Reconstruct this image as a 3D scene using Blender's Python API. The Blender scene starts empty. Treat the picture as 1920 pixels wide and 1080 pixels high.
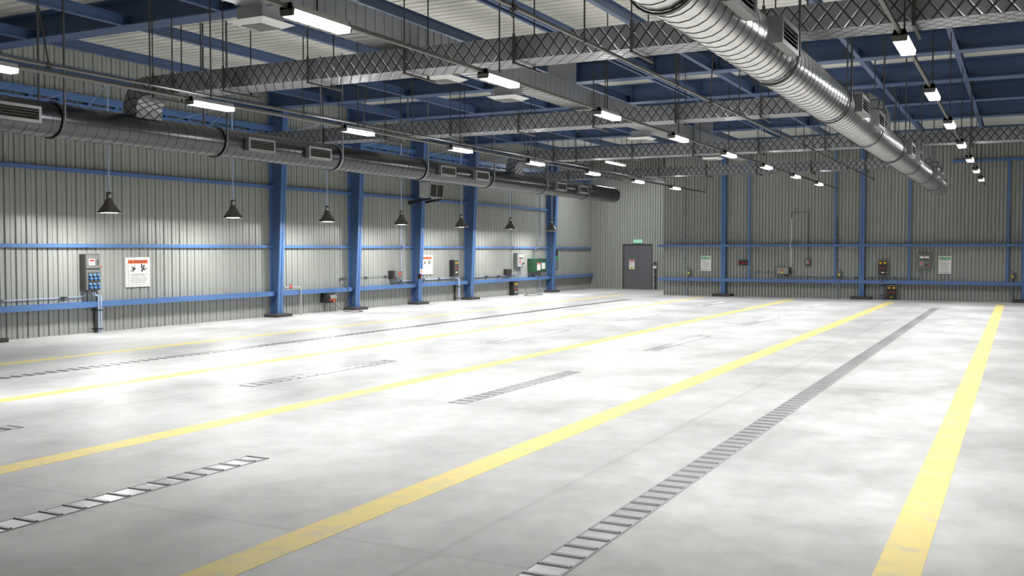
import bpy, bmesh, math, random
import numpy as np
from mathutils import Vector, Matrix
random.seed(7)
C = bpy.context.scene.collection
PI = math.pi

# ------------------------------------------------------------------ materials
def _mat(name):
    m = bpy.data.materials.new(name); m.use_nodes = True
    nt = m.node_tree; b = nt.nodes['Principled BSDF']
    return m, nt, b
def N(nt, typ, **kw):
    n = nt.nodes.new(typ)
    for k, v in kw.items():
        if hasattr(n, k): setattr(n, k, v)
        else: n.inputs[k].default_value = v
    return n
def simple(name, col, rough=.45, metal=0., spec=.5, var=.0, scale=8., bump=0.):
    m, nt, b = _mat(name)
    b.inputs['Base Color'].default_value = (*col, 1); b.inputs['Roughness'].default_value = rough
    b.inputs['Metallic'].default_value = metal; b.inputs['Specular IOR Level'].default_value = spec
    if var or bump:
        tc = N(nt, 'ShaderNodeTexCoord'); no = N(nt, 'ShaderNodeTexNoise'); no.inputs['Scale'].default_value = scale; no.inputs['Detail'].default_value = 6
        nt.links.new(tc.outputs['Object'], no.inputs['Vector'])
        if var:
            mx = N(nt, 'ShaderNodeMix'); mx.data_type = 'RGBA'
            mx.inputs[6].default_value = (*[c*(1-var) for c in col], 1); mx.inputs[7].default_value = (*[min(1, c*(1+var)) for c in col], 1)
            nt.links.new(no.outputs['Fac'], mx.inputs[0]); nt.links.new(mx.outputs[2], b.inputs['Base Color'])
        if bump:
            bp = N(nt, 'ShaderNodeBump'); bp.inputs['Strength'].default_value = bump; bp.inputs['Distance'].default_value = .01
            nt.links.new(no.outputs['Fac'], bp.inputs['Height']); nt.links.new(bp.outputs['Normal'], b.inputs['Normal'])
    return m
def emit(name, col, s):
    m, nt, b = _mat(name)
    b.inputs['Base Color'].default_value = (*col, 1); b.inputs['Emission Color'].default_value = (*col, 1); b.inputs['Emission Strength'].default_value = s
    return m
def floor_mat():
    m, nt, b = _mat('polished_concrete'); L = nt.links.new
    tc = N(nt, 'ShaderNodeTexCoord')
    a = N(nt, 'ShaderNodeTexNoise'); a.inputs['Scale'].default_value = .7; a.inputs['Detail'].default_value = 8; a.inputs['Roughness'].default_value = .62
    mp = N(nt, 'ShaderNodeMapping'); mp.inputs['Scale'].default_value = (1.0, .7, 1)
    L(tc.outputs['Object'], mp.inputs[0]); L(mp.outputs[0], a.inputs['Vector'])
    d = N(nt, 'ShaderNodeTexNoise'); d.inputs['Scale'].default_value = 3.2; d.inputs['Detail'].default_value = 9; d.inputs['Roughness'].default_value = .7
    L(tc.outputs['Object'], d.inputs['Vector'])
    mix = N(nt, 'ShaderNodeMath', operation='MULTIPLY_ADD'); L(d.outputs['Fac'], mix.inputs[0]); mix.inputs[1].default_value = .38; L(a.outputs['Fac'], mix.inputs[2])
    cr = N(nt, 'ShaderNodeValToRGB'); L(mix.outputs[0], cr.inputs[0])
    cr.color_ramp.elements[0].position = .5; cr.color_ramp.elements[0].color = (.38, .38, .375, 1)
    cr.color_ramp.elements[1].position = .88; cr.color_ramp.elements[1].color = (.64, .64, .635, 1)
    # saw-cut joints every 6.9 m along the hall and 5.6 m across it
    sx = N(nt, 'ShaderNodeSeparateXYZ'); L(tc.outputs['Object'], sx.inputs[0])
    def joint(out, off, per, w):
        s = N(nt, 'ShaderNodeMath', operation='ADD'); L(out, s.inputs[0]); s.inputs[1].default_value = off
        p = N(nt, 'ShaderNodeMath', operation='PINGPONG'); L(s.outputs[0], p.inputs[0]); p.inputs[1].default_value = per/2
        q = N(nt, 'ShaderNodeMath', operation='LESS_THAN'); L(p.outputs[0], q.inputs[0]); q.inputs[1].default_value = w
        return q
    j1 = joint(sx.outputs[0], 17.2, 6.9, .03); j2 = joint(sx.outputs[1], -11.15, 5.6, .025)
    mxj = N(nt, 'ShaderNodeMath', operation='MAXIMUM'); L(j1.outputs[0], mxj.inputs[0]); L(j2.outputs[0], mxj.inputs[1])
    fj = N(nt, 'ShaderNodeMath', operation='MULTIPLY'); L(mxj.outputs[0], fj.inputs[0]); fj.inputs[1].default_value = .16
    mc = N(nt, 'ShaderNodeMix'); mc.data_type = 'RGBA'; L(fj.outputs[0], mc.inputs[0]); L(cr.outputs[0], mc.inputs[6]); mc.inputs[7].default_value = (.16, .16, .16, 1)
    L(mc.outputs[2], b.inputs['Base Color'])
    rr = N(nt, 'ShaderNodeMapRange'); L(d.outputs['Fac'], rr.inputs[0]); rr.inputs[3].default_value = .36; rr.inputs[4].default_value = .52
    L(rr.outputs[0], b.inputs['Roughness']); b.inputs['Specular IOR Level'].default_value = .5
    bp = N(nt, 'ShaderNodeBump'); bp.inputs['Strength'].default_value = .12; bp.inputs['Distance'].default_value = .01
    L(d.outputs['Fac'], bp.inputs['Height']); L(bp.outputs[0], b.inputs['Normal'])
    return m
def paint_mat():
    m, nt, b = _mat('yellow_floor_paint'); L = nt.links.new
    tc = N(nt, 'ShaderNodeTexCoord'); d = N(nt, 'ShaderNodeTexNoise'); d.inputs['Scale'].default_value = 4; d.inputs['Detail'].default_value = 10; d.inputs['Roughness'].default_value = .7
    L(tc.outputs['Object'], d.inputs['Vector'])
    cr = N(nt, 'ShaderNodeValToRGB'); L(d.outputs['Fac'], cr.inputs[0])
    cr.color_ramp.elements[0].position = .33; cr.color_ramp.elements[0].color = (.62, .56, .36, 1)
    cr.color_ramp.elements[1].position = .50; cr.color_ramp.elements[1].color = (.80, .65, .22, 1)
    L(cr.outputs[0], b.inputs['Base Color']); b.inputs['Roughness'].default_value = .45
    return m
def clad_mat(name, c0, c1, rough, axis):
    m, nt, b = _mat(name); L = nt.links.new
    tc = N(nt, 'ShaderNodeTexCoord'); mp = N(nt, 'ShaderNodeMapping')
    sc = [9., 9., 9.]; sc[axis] = .35
    mp.inputs['Scale'].default_value = sc
    L(tc.outputs['Object'], mp.inputs[0])
    d = N(nt, 'ShaderNodeTexNoise'); d.inputs['Scale'].default_value = 1; d.inputs['Detail'].default_value = 6; L(mp.outputs[0], d.inputs['Vector'])
    mx = N(nt, 'ShaderNodeMix'); mx.data_type = 'RGBA'; mx.inputs[6].default_value = (*c0, 1); mx.inputs[7].default_value = (*c1, 1)
    L(d.outputs['Fac'], mx.inputs[0]); L(mx.outputs[2], b.inputs['Base Color'])
    rr = N(nt, 'ShaderNodeMapRange'); L(d.outputs['Fac'], rr.inputs[0]); rr.inputs[3].default_value = rough-.1; rr.inputs[4].default_value = rough+.12
    L(rr.outputs[0], b.inputs['Roughness'])
    return m
def quilt_mat():
    m, nt, b = _mat('quilted_foil'); L = nt.links.new
    uv = N(nt, 'ShaderNodeUVMap'); uv.uv_map = 'quilt'; sx = N(nt, 'ShaderNodeSeparateXYZ'); L(uv.outputs[0], sx.inputs[0])
    def op(o, a, b_=None, v=None):
        n = N(nt, 'ShaderNodeMath', operation=o); L(a, n.inputs[0])
        if b_ is not None: L(b_, n.inputs[1])
        if v is not None: n.inputs[1].default_value = v
        return n.outputs[0]
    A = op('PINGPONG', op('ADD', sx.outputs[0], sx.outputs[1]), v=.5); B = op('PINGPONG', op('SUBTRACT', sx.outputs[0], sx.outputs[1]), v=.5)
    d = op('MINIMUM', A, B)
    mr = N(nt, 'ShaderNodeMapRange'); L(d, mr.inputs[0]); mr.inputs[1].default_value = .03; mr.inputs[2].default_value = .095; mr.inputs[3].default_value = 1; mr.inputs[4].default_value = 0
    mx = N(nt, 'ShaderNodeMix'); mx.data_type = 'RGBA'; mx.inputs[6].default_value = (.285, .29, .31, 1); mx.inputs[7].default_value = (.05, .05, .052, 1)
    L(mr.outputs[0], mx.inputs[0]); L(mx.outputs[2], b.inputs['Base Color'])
    h = N(nt, 'ShaderNodeMapRange'); h.interpolation_type = 'SMOOTHERSTEP'; L(d, h.inputs[0]); h.inputs[1].default_value = 0; h.inputs[2].default_value = .17
    bp = N(nt, 'ShaderNodeBump'); bp.inputs['Strength'].default_value = .6; bp.inputs['Distance'].default_value = .016; L(h.outputs[0], bp.inputs['Height']); L(bp.outputs[0], b.inputs['Normal'])
    b.inputs['Metallic'].default_value = .8; b.inputs['Roughness'].default_value = .42
    return m
M = dict(
 floor=floor_mat(), paint=paint_mat(),
 clad=clad_mat('grey_green_cladding', (.27, .282, .262), (.35, .362, .338), .36, 2),
 deck=clad_mat('off_white_roof_deck', (.60, .595, .55), (.70, .695, .65), .5, 0),
 blue=simple('blue_steel_paint', (.082, .17, .375), .33, var=.12, scale=5),
 navy=simple('dark_blue_steel_paint', (.062, .112, .225), .4, var=.12, scale=5),
 plinth=simple('dark_concrete', (.055, .05, .046), .8, var=.25, scale=14, bump=.3),
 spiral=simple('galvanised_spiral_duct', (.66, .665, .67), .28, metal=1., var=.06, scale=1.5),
 spiralshade=simple('shaded_spiral_duct', (.095, .097, .104), .28, metal=1., var=.08, scale=1.5),  # darker copy of the spiral metal, left duct's dim reflections painted in
 seam=simple('duct_seam', (.10, .10, .105), .45, metal=.8),
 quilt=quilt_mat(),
 sheet=simple('galvanised_sheet', (.36, .365, .375), .42, metal=.7, var=.10, scale=4),
 sheetlt=simple('pale_galvanised_sheet', (.58, .58, .58), .45, metal=.4, var=.08, scale=4),
 grille=simple('grille_steel', (.20, .20, .205), .45, metal=.6),
 rod=simple('dark_steel_rod', (.075, .072, .068), .5, metal=.6),
 hoop=simple('galvanised_hoop', (.24, .25, .28), .4, metal=.8),
 hoopdk=simple('dark_hoop', (.10, .105, .11), .45, metal=.6),
 trunk=simple('steel_conduit', (.13, .127, .12), .35, metal=.8),
 cond=simple('pale_blue_conduit', (.48, .56, .78), .35, metal=.3),
 conddk=simple('dim_conduit', (.20, .24, .32), .4, metal=.5),
 black=simple('black_plastic', (.018, .018, .018), .5),
 dark=simple('dark_grey_enamel', (.055, .058, .054), .45),
 panel=simple('grey_enamel', (.155, .16, .152), .4, var=.06),
 panellt=simple('light_grey_enamel', (.27, .28, .27), .4),
 green=simple('dark_green_enamel', (.018, .07, .032), .45),
 door=simple('door_grey', (.11, .11, .12), .5),
 white=simple('sign_white', (.78, .77, .74), .5),
 signgrey=simple('sign_silver', (.72, .73, .73), .35, metal=.2),
 orange=simple('sign_orange', (.85, .12, .015), .5),
 red=simple('signal_red', (.62, .03, .03), .45),
 redor=simple('orange_plastic', (.55, .11, .04), .45),
 sgreen=simple('safety_green', (.02, .34, .09), .5),
 ink=simple('sign_black', (.015, .015, .015), .6),
 inkgrey=simple('sign_grey_print', (.30, .30, .30), .6),
 sblue=simple('socket_blue', (.09, .22, .42), .4),
 sbluedk=simple('socket_dark_blue', (.015, .06, .22), .4),
 yellow=simple('signal_yellow', (.75, .62, .03), .5),
 amber=simple('amber_lamp', (.62, .33, .015), .4),
 shade=simple('lamp_brown_enamel', (.085, .076, .062), .40),
 chrome=simple('chrome', (.6, .6, .6), .2, metal=1.),
 cream=simple('shade_inside', (.85, .82, .75), .5),
 housing=simple('light_housing', (.42, .42, .42), .4, metal=.3),
 led=emit('led_diffuser', (1.0, 1.0, 1.0), 6.),
 ledside=emit('led_diffuser_side', (1.0, 1.0, 1.0), 70.),
 ledsoft=emit('soft_diffuser', (1.0, 1.0, 1.0), 2.),
 bulb=emit('pendant_bulb', (1.0, .96, .88), 60.),
 exit=emit('exit_green_lit', (.16, .58, .36), .35),
 plate=simple('drain_steel', (.84, .84, .85), .30, metal=.74),
 kerb=simple('drain_kerb', (.40, .40, .40), .5),
 pipegrey=simple('pipe_grey', (.42, .42, .41), .35, metal=.4),
 bar=simple('drain_bar', (.50, .50, .505), .32, metal=.85),
 louvre=simple('louvre_brown', (.09, .083, .072), .5),
)

# ------------------------------------------------------------------ mesh builder
class MB:
    def __init__(s): s.v = []; s.f = []; s.m = []
    def add(s, vs, fs, mi=0):
        o = len(s.v); s.v += [tuple(v) for v in vs]; s.f += [tuple(i+o for i in f) for f in fs]; s.m += [mi]*len(fs); return s
    def box(s, x0, x1, y0, y1, z0, z1, mi=0):
        if x0 > x1: x0, x1 = x1, x0
        if y0 > y1: y0, y1 = y1, y0
        if z0 > z1: z0, z1 = z1, z0
        v = [(x, y, z) for z in (z0, z1) for y in (y0, y1) for x in (x0, x1)]
        return s.add(v, [(0, 2, 3, 1), (4, 5, 7, 6), (0, 1, 5, 4), (2, 6, 7, 3), (0, 4, 6, 2), (1, 3, 7, 5)], mi)
    def hexa(s, bot, top, mi=0):      # two quads, same winding
        v = list(bot)+list(top)
        return s.add(v, [(3, 2, 1, 0), (4, 5, 6, 7), (0, 1, 5, 4), (1, 2, 6, 5), (2, 3, 7, 6), (3, 0, 4, 7)], mi)
    def prism(s, poly, axis, a, b, mi=0):   # poly of 2-D points; axis 'x','y','z' extruded a..b
        n = len(poly)
        def P(p, t):
            return {'x': (t, p[0], p[1]), 'y': (p[0], t, p[1]), 'z': (p[0], p[1], t)}[axis]
        v = [P(p, a) for p in poly]+[P(p, b) for p in poly]
        f = [tuple(range(n))[::-1], tuple(range(n, 2*n))]+[(i, (i+1) % n, (i+1) % n+n, i+n) for i in range(n)]
        return s.add(v, f, mi)
    def tube(s, pts, r, n=8, mi=0, cap=True):
        pts = [Vector(p) for p in pts]; rings = []
        prev = None
        for i, p in enumerate(pts):
            if i == 0: t = pts[1]-p
            elif i == len(pts)-1: t = p-pts[i-1]
            else: t = (pts[i+1]-p).normalized()+(p-pts[i-1]).normalized()
            t.normalize()
            if prev is None:
                u = t.orthogonal().normalized()
            else:
                u = (prev-t*prev.dot(t)); u.normalize()
            prev = u; w = t.cross(u)
            rings.append([p+(u*math.cos(2*PI*k/n)+w*math.sin(2*PI*k/n))*r for k in range(n)])
        o = []
        for R in rings: o += R
        f = [(i*n+k, i*n+(k+1) % n, (i+1)*n+(k+1) % n, (i+1)*n+k) for i in range(len(pts)-1) for k in range(n)]
        if cap: f += [tuple(range(n))[::-1], tuple(range((len(pts)-1)*n, len(pts)*n))]
        return s.add(o, f, mi)
    def lathe(s, prof, c, axis='z', n=24, mi=0, close=True):   # prof: (r, t) along axis
        v = []
        for r, t in prof:
            for k in range(n):
                a = 2*PI*k/n; p, q = r*math.cos(a), r*math.sin(a)
                v.append({'z': (c[0]+p, c[1]+q, c[2]+t), 'y': (c[0]+q, c[1]+t, c[2]+p), 'x': (c[0]+t, c[1]+p, c[2]+q)}[axis])
        m = len(prof)
        f = [(i*n+k, i*n+(k+1) % n, (i+1)*n+(k+1) % n, (i+1)*n+k) for i in range(m-1) for k in range(n)]
        if close: f += [tuple(range(n))[::-1], tuple(range((m-1)*n, m*n))]
        return s.add(v, f, mi)
    def torus(s, c, R, r, axis='y', n=32, k=8, mi=0):
        v = []
        for i in range(n):
            a = 2*PI*i/n
            for j in range(k):
                b = 2*PI*j/k; q = R+r*math.cos(b); h = r*math.sin(b); p1, p2 = q*math.cos(a), q*math.sin(a)
                v.append({'y': (c[0]+p1, c[1]+h, c[2]+p2), 'z': (c[0]+p1, c[1]+p2, c[2]+h), 'x': (c[0]+h, c[1]+p1, c[2]+p2)}[axis])
        f = [(i*k+j, i*k+(j+1) % k, ((i+1) % n)*k+(j+1) % k, ((i+1) % n)*k+j) for i in range(n) for j in range(k)]
        return s.add(v, f, mi)
    def build(s, name, mats, parent=None, smooth=None, origin=None, bevel=0.):
        me = bpy.data.meshes.new(name)
        o = bpy.data.objects.new(name, me)
        org = Vector((0, 0, 0))
        if parent is not None:
            org = Vector(wl(parent)); o.parent = parent
        elif origin is not None:
            org = Vector(origin); o.location = org
        elif s.v:
            a = np.array(s.v); org = Vector(((a[:, 0].min()+a[:, 0].max())/2, (a[:, 1].min()+a[:, 1].max())/2, a[:, 2].min())); o.location = org
        vs = (np.array(s.v)-np.array(org)).tolist()
        me.from_pydata(vs, [], s.f)
        if not isinstance(mats, (list, tuple)): mats = [mats]
        for m in mats: me.materials.append(M[m] if isinstance(m, str) else m)
        if len(mats) > 1: me.polygons.foreach_set('material_index', s.m)
        me.update()
        bm = bmesh.new(); bm.from_mesh(me); bmesh.ops.recalc_face_normals(bm, faces=bm.faces); bm.to_mesh(me); bm.free()
        if smooth:
            me.polygons.foreach_set('use_smooth', [True]*len(me.polygons))
            if smooth is not True: me.set_sharp_from_angle(angle=math.radians(smooth))
        if bevel:
            b = o.modifiers.new('edge', 'BEVEL'); b.width = bevel; b.segments = 2; b.limit_method = 'ANGLE'
        C.objects.link(o)
        return o
def wl(o):
    v = Vector(o.location); p = o.parent
    while p is not None: v = v+Vector(p.location); p = p.parent
    return v
def tag(o, label, cat, group=None, kind=None):
    o['label'] = label; o['category'] = cat
    if group: o['group'] = group
    if kind: o['kind'] = kind
    return o
def thing(name, label, cat, loc, group=None, kind=None):
    o = bpy.data.objects.new(name, None); C.objects.link(o); o.location = loc; o.empty_display_size = .1
    return tag(o, label, cat, group, kind)
def struct(o, label=None, cat=None):
    o['kind'] = 'structure'
    if label: o['label'] = label; o['category'] = cat
    return o
def text(name, body, size, loc, rot, mat, parent, w=None, ext=.0015, bold=0.):
    cu = bpy.data.curves.new(name, 'FONT'); cu.body = body; cu.size = size; cu.align_x = 'CENTER'; cu.align_y = 'CENTER'; cu.extrude = ext; cu.offset = bold; cu.resolution_u = 2
    t = bpy.data.objects.new(name, cu); C.objects.link(t)
    bpy.context.view_layer.update()
    me = bpy.data.meshes.new_from_object(t.evaluated_get(bpy.context.evaluated_depsgraph_get()))
    bpy.data.objects.remove(t); bpy.data.curves.remove(cu)
    me.name = name
    if w and len(me.vertices):
        xs = [v.co.x for v in me.vertices]; k = w/(max(xs)-min(xs)); c = (max(xs)+min(xs))/2
        for v in me.vertices: v.co.x = (v.co.x-c)*k
    me.materials.clear(); me.materials.append(M[mat])
    o = bpy.data.objects.new(name, me); C.objects.link(o)
    o.parent = parent; o.location = Vector(loc)-wl(parent); o.rotation_euler = rot
    return o
RL = (PI/2, 0, PI/2)      # lettering on the left wall, read from +X
RB = (PI/2, 0, 0)         # lettering on the back wall, read from -Y
ORD = ['first', 'second', 'third', 'fourth', 'fifth', 'sixth', 'seventh', 'eighth', 'ninth']

# ------------------------------------------------------------------ the hall
ZD = 6.72                                   # underside of the roof deck
XL, XR, YB, YR, YN = -20.004, 9.0, 42.6, 48.0, -5.0
XC = -14.2                                  # where the back wall steps back into the door recess

def ribs(a, b, mid, pitch=.27):
    """crest / groove outline along one axis as (t, depth)"""
    out = [(a, 0.)]; t = a+.03
    if mid > .03: prof = [(0, 0), (.006, .06), (.052, .06), (.058, 0), (.135, 0), (.141, .055), (.187, .055), (.193, 0)]
    else: prof = [(0, 0), (.010, .032), (.040, .032), (.050, 0), (.135, 0), (.135+mid*.2, mid), (.175-mid*.2, mid), (.175, 0)]
    while t+pitch < b:
        out += [(t+p, d) for p, d in prof]; t += pitch
    out.append((b, 0.))
    return out
def clad_wall(name, axis, at, a, b, sgn, z0, z1, label, holes=None, mat='clad'):
    """corrugated sheet, grooves recede by sgn along the other axis"""
    mb = MB(); R = ribs(a, b, .010 if axis == 'y' else .04); n = len(R)
    def P(t, d, z): return (at+sgn*d, t, z) if axis == 'y' else (t, at+sgn*d, z)
    for (t0, d0), (t1, d1) in zip(R[:-1], R[1:]):
        zz = z0
        if holes and t1 > holes[0]+1e-4 and t0 < holes[1]-1e-4: zz = holes[2]
        mb.add([P(t0, d0, zz), P(t1, d1, zz), P(t1, d1, z1), P(t0, d0, z1)], [(0, 1, 2, 3)])
    # the outer skin gives the wall its thickness
    o0, o1 = at+sgn*.07, at+sgn*.16
    if axis == 'y': mb.box(o0, o1, a, b, z0, z1)
    elif holes:
        mb.box(a, holes[0], o0, o1, z0, z1); mb.box(holes[1], b, o0, o1, z0, z1); mb.box(holes[0], holes[1], o0, o1, holes[2], z1)
    else: mb.box(a, b, o0, o1, z0, z1)
    o = mb.build(name, mat)
    return struct(o, label, 'wall')
floor = struct(MB().box(-20.2, XR, YN, YR+.2, -.15, 0).build('floor', 'floor', origin=(0, 0, 0)), 'pale polished concrete floor with yellow lane lines', 'floor')
clad_wall('wall_left', 'y', XL, YN, YR, -1, 0, ZD, 'long left wall of grey ribbed steel cladding behind the blue columns')
clad_wall('wall_back', 'x', YB+.004, XC, XR, 1, 0, ZD, 'dark grey ribbed steel wall across the far end of the hall')
clad_wall('wall_recess', 'x', YR+.003, XL, XC+.2, 1, 0, ZD, 'set-back ribbed steel wall around the exit door', holes=(-18.17, -16.6, 2.30))
clad_wall('wall_recess_side', 'y', XC, YB+.16, YR, 1, 0, ZD, 'short return wall between the far wall and the exit recess')
clad_wall('wall_right', 'y', XR, YN, YR, 1, 0, ZD, 'ribbed steel wall closing the right side of the hall')
clad_wall('wall_rear', 'x', YN, -20.1, XR, -1, 0, ZD, 'ribbed steel wall behind the viewer')
mb = MB(); pts = []; y = YN
while y < YR:
    pts += [(y, 0), (y+.20, 0), (y+.213, .03), (y+.257, .03)]; y += .27
for (y0, d0), (y1, d1) in zip(pts[:-1], pts[1:]):
    mb.add([(-20.2, y0, ZD+d0), (XR, y0, ZD+d0), (XR, y1, ZD+d1), (-20.2, y1, ZD+d1)], [(0, 3, 2, 1)])
mb.box(-20.2, XR, YN, YR, ZD+.05, ZD+.2)
struct(mb.build('ceiling', 'deck'), 'off-white ribbed steel roof deck over the blue roof beams', 'ceiling')

# yellow lane lines painted on the floor
for x, w, y0, y1, lab in ((-15.84, .30, 1., 41.7, 'yellow lane line closest to the left wall'), (-12.03, .30, 1., 41.45, 'yellow lane line second from the left wall'),
                          (-8.22, .30, 1., 41.1, 'yellow lane line in the middle of the floor'), (-4.42, .31, 1., 40.7, 'yellow lane line left of the long right drain'),
                          (-.65, .27, 1., 40.2, 'yellow lane line right of the long right drain')):
    o = MB().box(x-w/2, x+w/2, y0, y1, 0, .002).build('lane_line', 'paint', floor); o['label'] = lab

# ------------------------------------------------------------------ floor drains
def drain(x, y0, y1, label, group):
    t = thing('floor_drain', label, 'floor drain', (x, (y0+y1)/2, 0), group)
    w = .115
    mb = MB()
    for s in (-1, 1): mb.box(x+s*w, x+s*(w+.015), y0, y1, 0, .006)
    mb.box(x-w-.02, x+w+.02, y0-.02, y0, 0, .010); mb.box(x-w-.02, x+w+.02, y1, y1+.02, 0, .010)
    mb.build('channel_frame', 'kerb', t)
    prof = []; y = y0
    while y+.213 < y1:
        prof += [(y, .003), (y+.160, .003), (y+.172, .013), (y+.205, .013)]; y += .213
    prof += [(y, .003), (y1, .003)]
    mb = MB(); n = len(prof)
    mb.v = [(x+s*w, p, z) for p, z in prof for s in (-1, 1)]
    mb.f = [(2*k, 2*k+1, 2*k+3, 2*k+2) for k in range(n-1)]; mb.m = [0 if prof[k][1] < .004 and prof[k+1][1] < .004 else 1 for k in range(n-1)]
    mb.build('grate', ['plate', 'bar'], t)
drain(-14.08, .8, 37.67, 'long slotted floor drain between the two yellow lines nearest the left wall', 'floor drains')
drain(-2.6, .8, 36.75, 'long slotted steel floor drain right of centre ending near the far wall', 'floor drains')
for i, (a, b) in enumerate(((3.65, 7.4), (11.2, 14.9), (18.8, 22.6), (26.45, 30.08), (34.2, 37.6))):
    drain(-10.1, a, b, 'short floor drain in the second lane from the left wall, %s from the camera' % ORD[i], 'short floor drains')
for i, (a, b) in enumerate(((3.6, 7.35), (11.2, 14.93), (18.83, 22.55), (26.55, 29.98), (34.24, 37.3))):
    drain(-6.52, a, b, 'short floor drain in the lane left of the long right drain, %s from the camera' % ORD[i], 'short floor drains')

# ------------------------------------------------------------------ left wall columns
COLY = [13.85, 23.3, 27.2, 31.08, 34.98, 42.8]
def xfront(z): return -19.735+.046*z
def wall_column(y, label):
    t = thing('steel_column', label, 'column', (-19.8, y, 0), 'blue columns along the left wall', 'thing')
    MB().box(-20.0, -19.53, y-.36, y+.36, 0, .09).build('plinth', 'plinth', t, bevel=.008)
    MB().box(-19.98, -19.62, y-.15, y+.15, .09, .105).build('base_plate', 'navy', t)
    z1 = 6.2
    MB().box(-20.0, -19.955, y-.11, y+.11, .105, ZD-.02).build('rear_flange', 'blue', t)
    MB().prism([(-19.955, .105), (xfront(.1), .105), (xfront(z1), z1), (-19.955, z1)], 'y', y-.012, y+.012).build('web', 'navy', t)
    mb = MB()
    for a, b in ((-.11, -.012), (.012, .11)):
        mb.hexa([(xfront(.1), y+a, .105), (xfront(.1)+.035, y+a, .105), (xfront(.1)+.035, y+b, .105), (xfront(.1), y+b, .105)],
                [(xfront(z1), y+a, z1), (xfront(z1)+.035, y+a, z1), (xfront(z1)+.035, y+b, z1), (xfront(z1), y+b, z1)])
    mb.build('front_flange', 'blue', t)
    MB().box(-19.955, xfront(6)-.005, y-.1, y+.1, 6.12, 6.15).build('stiffener', 'navy', t)
    for dx in (-.02, .15):
        for dy in (-.125, .125):
            MB().lathe([(.014, 0), (.014, .03), (.008, .03), (.008, .05)], (-19.83+dx, y+dy, .105), n=6).build('anchor_bolt', 'navy', t)
collab = ['blue steel column partly outside the left edge, only its plinth corner showing', 'blue column nearest the camera, left of the red valve pipe', 'blue column beside the socket box and its cable',
          'blue column carrying the air-conditioning unit', 'blue column right of the black control panel', 'farthest blue column on the left wall beside the green box']
for y, l in zip(COLY, collab): wall_column(y, l)

# rails along the left wall, bay by bay
edges = [2.0]+COLY+[47.95]
bayname = ['at the far left edge, nearest the camera', 'in the long bay with the large warning sign', 'in the bay with the black socket box', 'in the bay with the grey junction box',
           'in the bay with the black control panel', 'in the long bay with the green box', 'in the last bay before the exit corner']
for i in range(7):
    a = edges[i]+(.014 if i else 0); b = edges[i+1]-(.014 if i < 6 else 0)
    bn = bayname[i]
    fa, fb = (a+.12 if i else a), (b-.12 if i < 6 else b)
    mb = MB().box(-20.0, -19.79, fa, fb, .735, .755).box(-19.81, -19.79, fa, fb, .625, .735).box(-20.0, -19.81, fa, fb, .625, .64).box(-19.84, -19.81, fa, fb, .755, .765)
    for (p, q, s) in ((a, fa, 1), (fb, b, -1)):
        if q-p > .01: mb.box(-19.94, -19.80, p, q, .64, .75)
    tag(mb.build('wall_rail', 'blue'), 'lowest blue wall rail '+bn, 'wall rail', 'blue wall rails', 'thing')
    tag(MB().box(-20.0 if i in (0,) else -19.955, -19.9, a, b, 2.055, 2.14).box(-20, -19.95, fa, fb, 2.055, 2.07).build('wall_rail', 'blue'), 'thin blue rail at head height '+bn, 'wall rail', 'blue wall rails', 'thing')
    if i < 6:
        tag(MB().box(-19.955, -19.9, a, b, 3.83, 3.92).box(-20, -19.95, fa, fb, 3.83, 3.845).build('wall_rail', 'blue'), 'thin blue rail above the pendant lamps '+bn, 'wall rail', 'blue wall rails', 'thing')
    mb = MB().box(-19.955, -19.86, a, b, 5.50, 5.67).box(-19.955, -19.86, a, b, 5.34, 5.44)
    y = a+.4
    while y < b: mb.box(-20, -19.955, y, y+.06, 5.34, 5.67); mb.box(-19.95, -19.88, y, y+.10, 5.44, 5.50); y += .8
    tag(mb.build('wall_channel', 'blue'), 'slotted blue channel behind the round duct '+bn, 'wall rail', 'blue wall channels', 'thing')
    tag(MB().box(-20, -19.97, fa, fb, 6.06, 6.30).box(-19.97, -19.87, fa, fb, 6.06, 6.085).build('eaves_rail', 'navy'), 'dark blue eaves rail '+bn, 'wall rail', 'blue eaves rails', 'thing')

# ------------------------------------------------------------------ roof beams
TIEX = [(-17.8, 'farthest left'), (-15.12, 'second from the left'), (-12.68, 'third from the left'), (-10.14, 'fourth from the left, over the ribbed duct'), (-8.15, 'double-lipped and left of the middle'),
        (-6.57, 'under the middle of the roof'), (-3.27, 'left of the right light row'), (-1.3, 'farthest right')]
def rafter(y, w, label, x0=-19.95):
    t = thing('roof_beam', label, 'roof beam', (-8, y, 6.2), 'deep blue roof beams across the hall', 'thing')
    MB().box(x0, XR-.02, y-w/2, y+w/2, 6.2, 6.225).build('bottom_flange', 'navy', t)
    MB().box(x0, XR-.02, y-.01, y+.01, 6.225, ZD-.03).build('web', 'navy', t)
    MB().box(x0, XR-.02, y-w/2, y+w/2, ZD-.03, ZD-.002).build('top_flange', 'navy', t)
    for x, _ in TIEX[3:6]:
        MB().box(x+.12, x+.14, y-w*.42, y-.01, 6.225, ZD-.03).build('stiffener', 'navy', t)
RY = [(13.68, .46), (23.3, .42), (27.2, .42), (31.08, .42), (34.98, .42), (42.3, .3)]
rl = ['nearest deep blue roof beam, crossing above the nearest quilted duct', 'second deep blue roof beam, over the nearest full column', 'third deep blue roof beam from the camera', 'fourth deep blue roof beam from the camera',
      'fifth deep blue roof beam, before the wide pale roof strip', 'last deep blue roof beam against the far wall']
for (y, w), l in zip(RY, rl): rafter(y, w, l)
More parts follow.
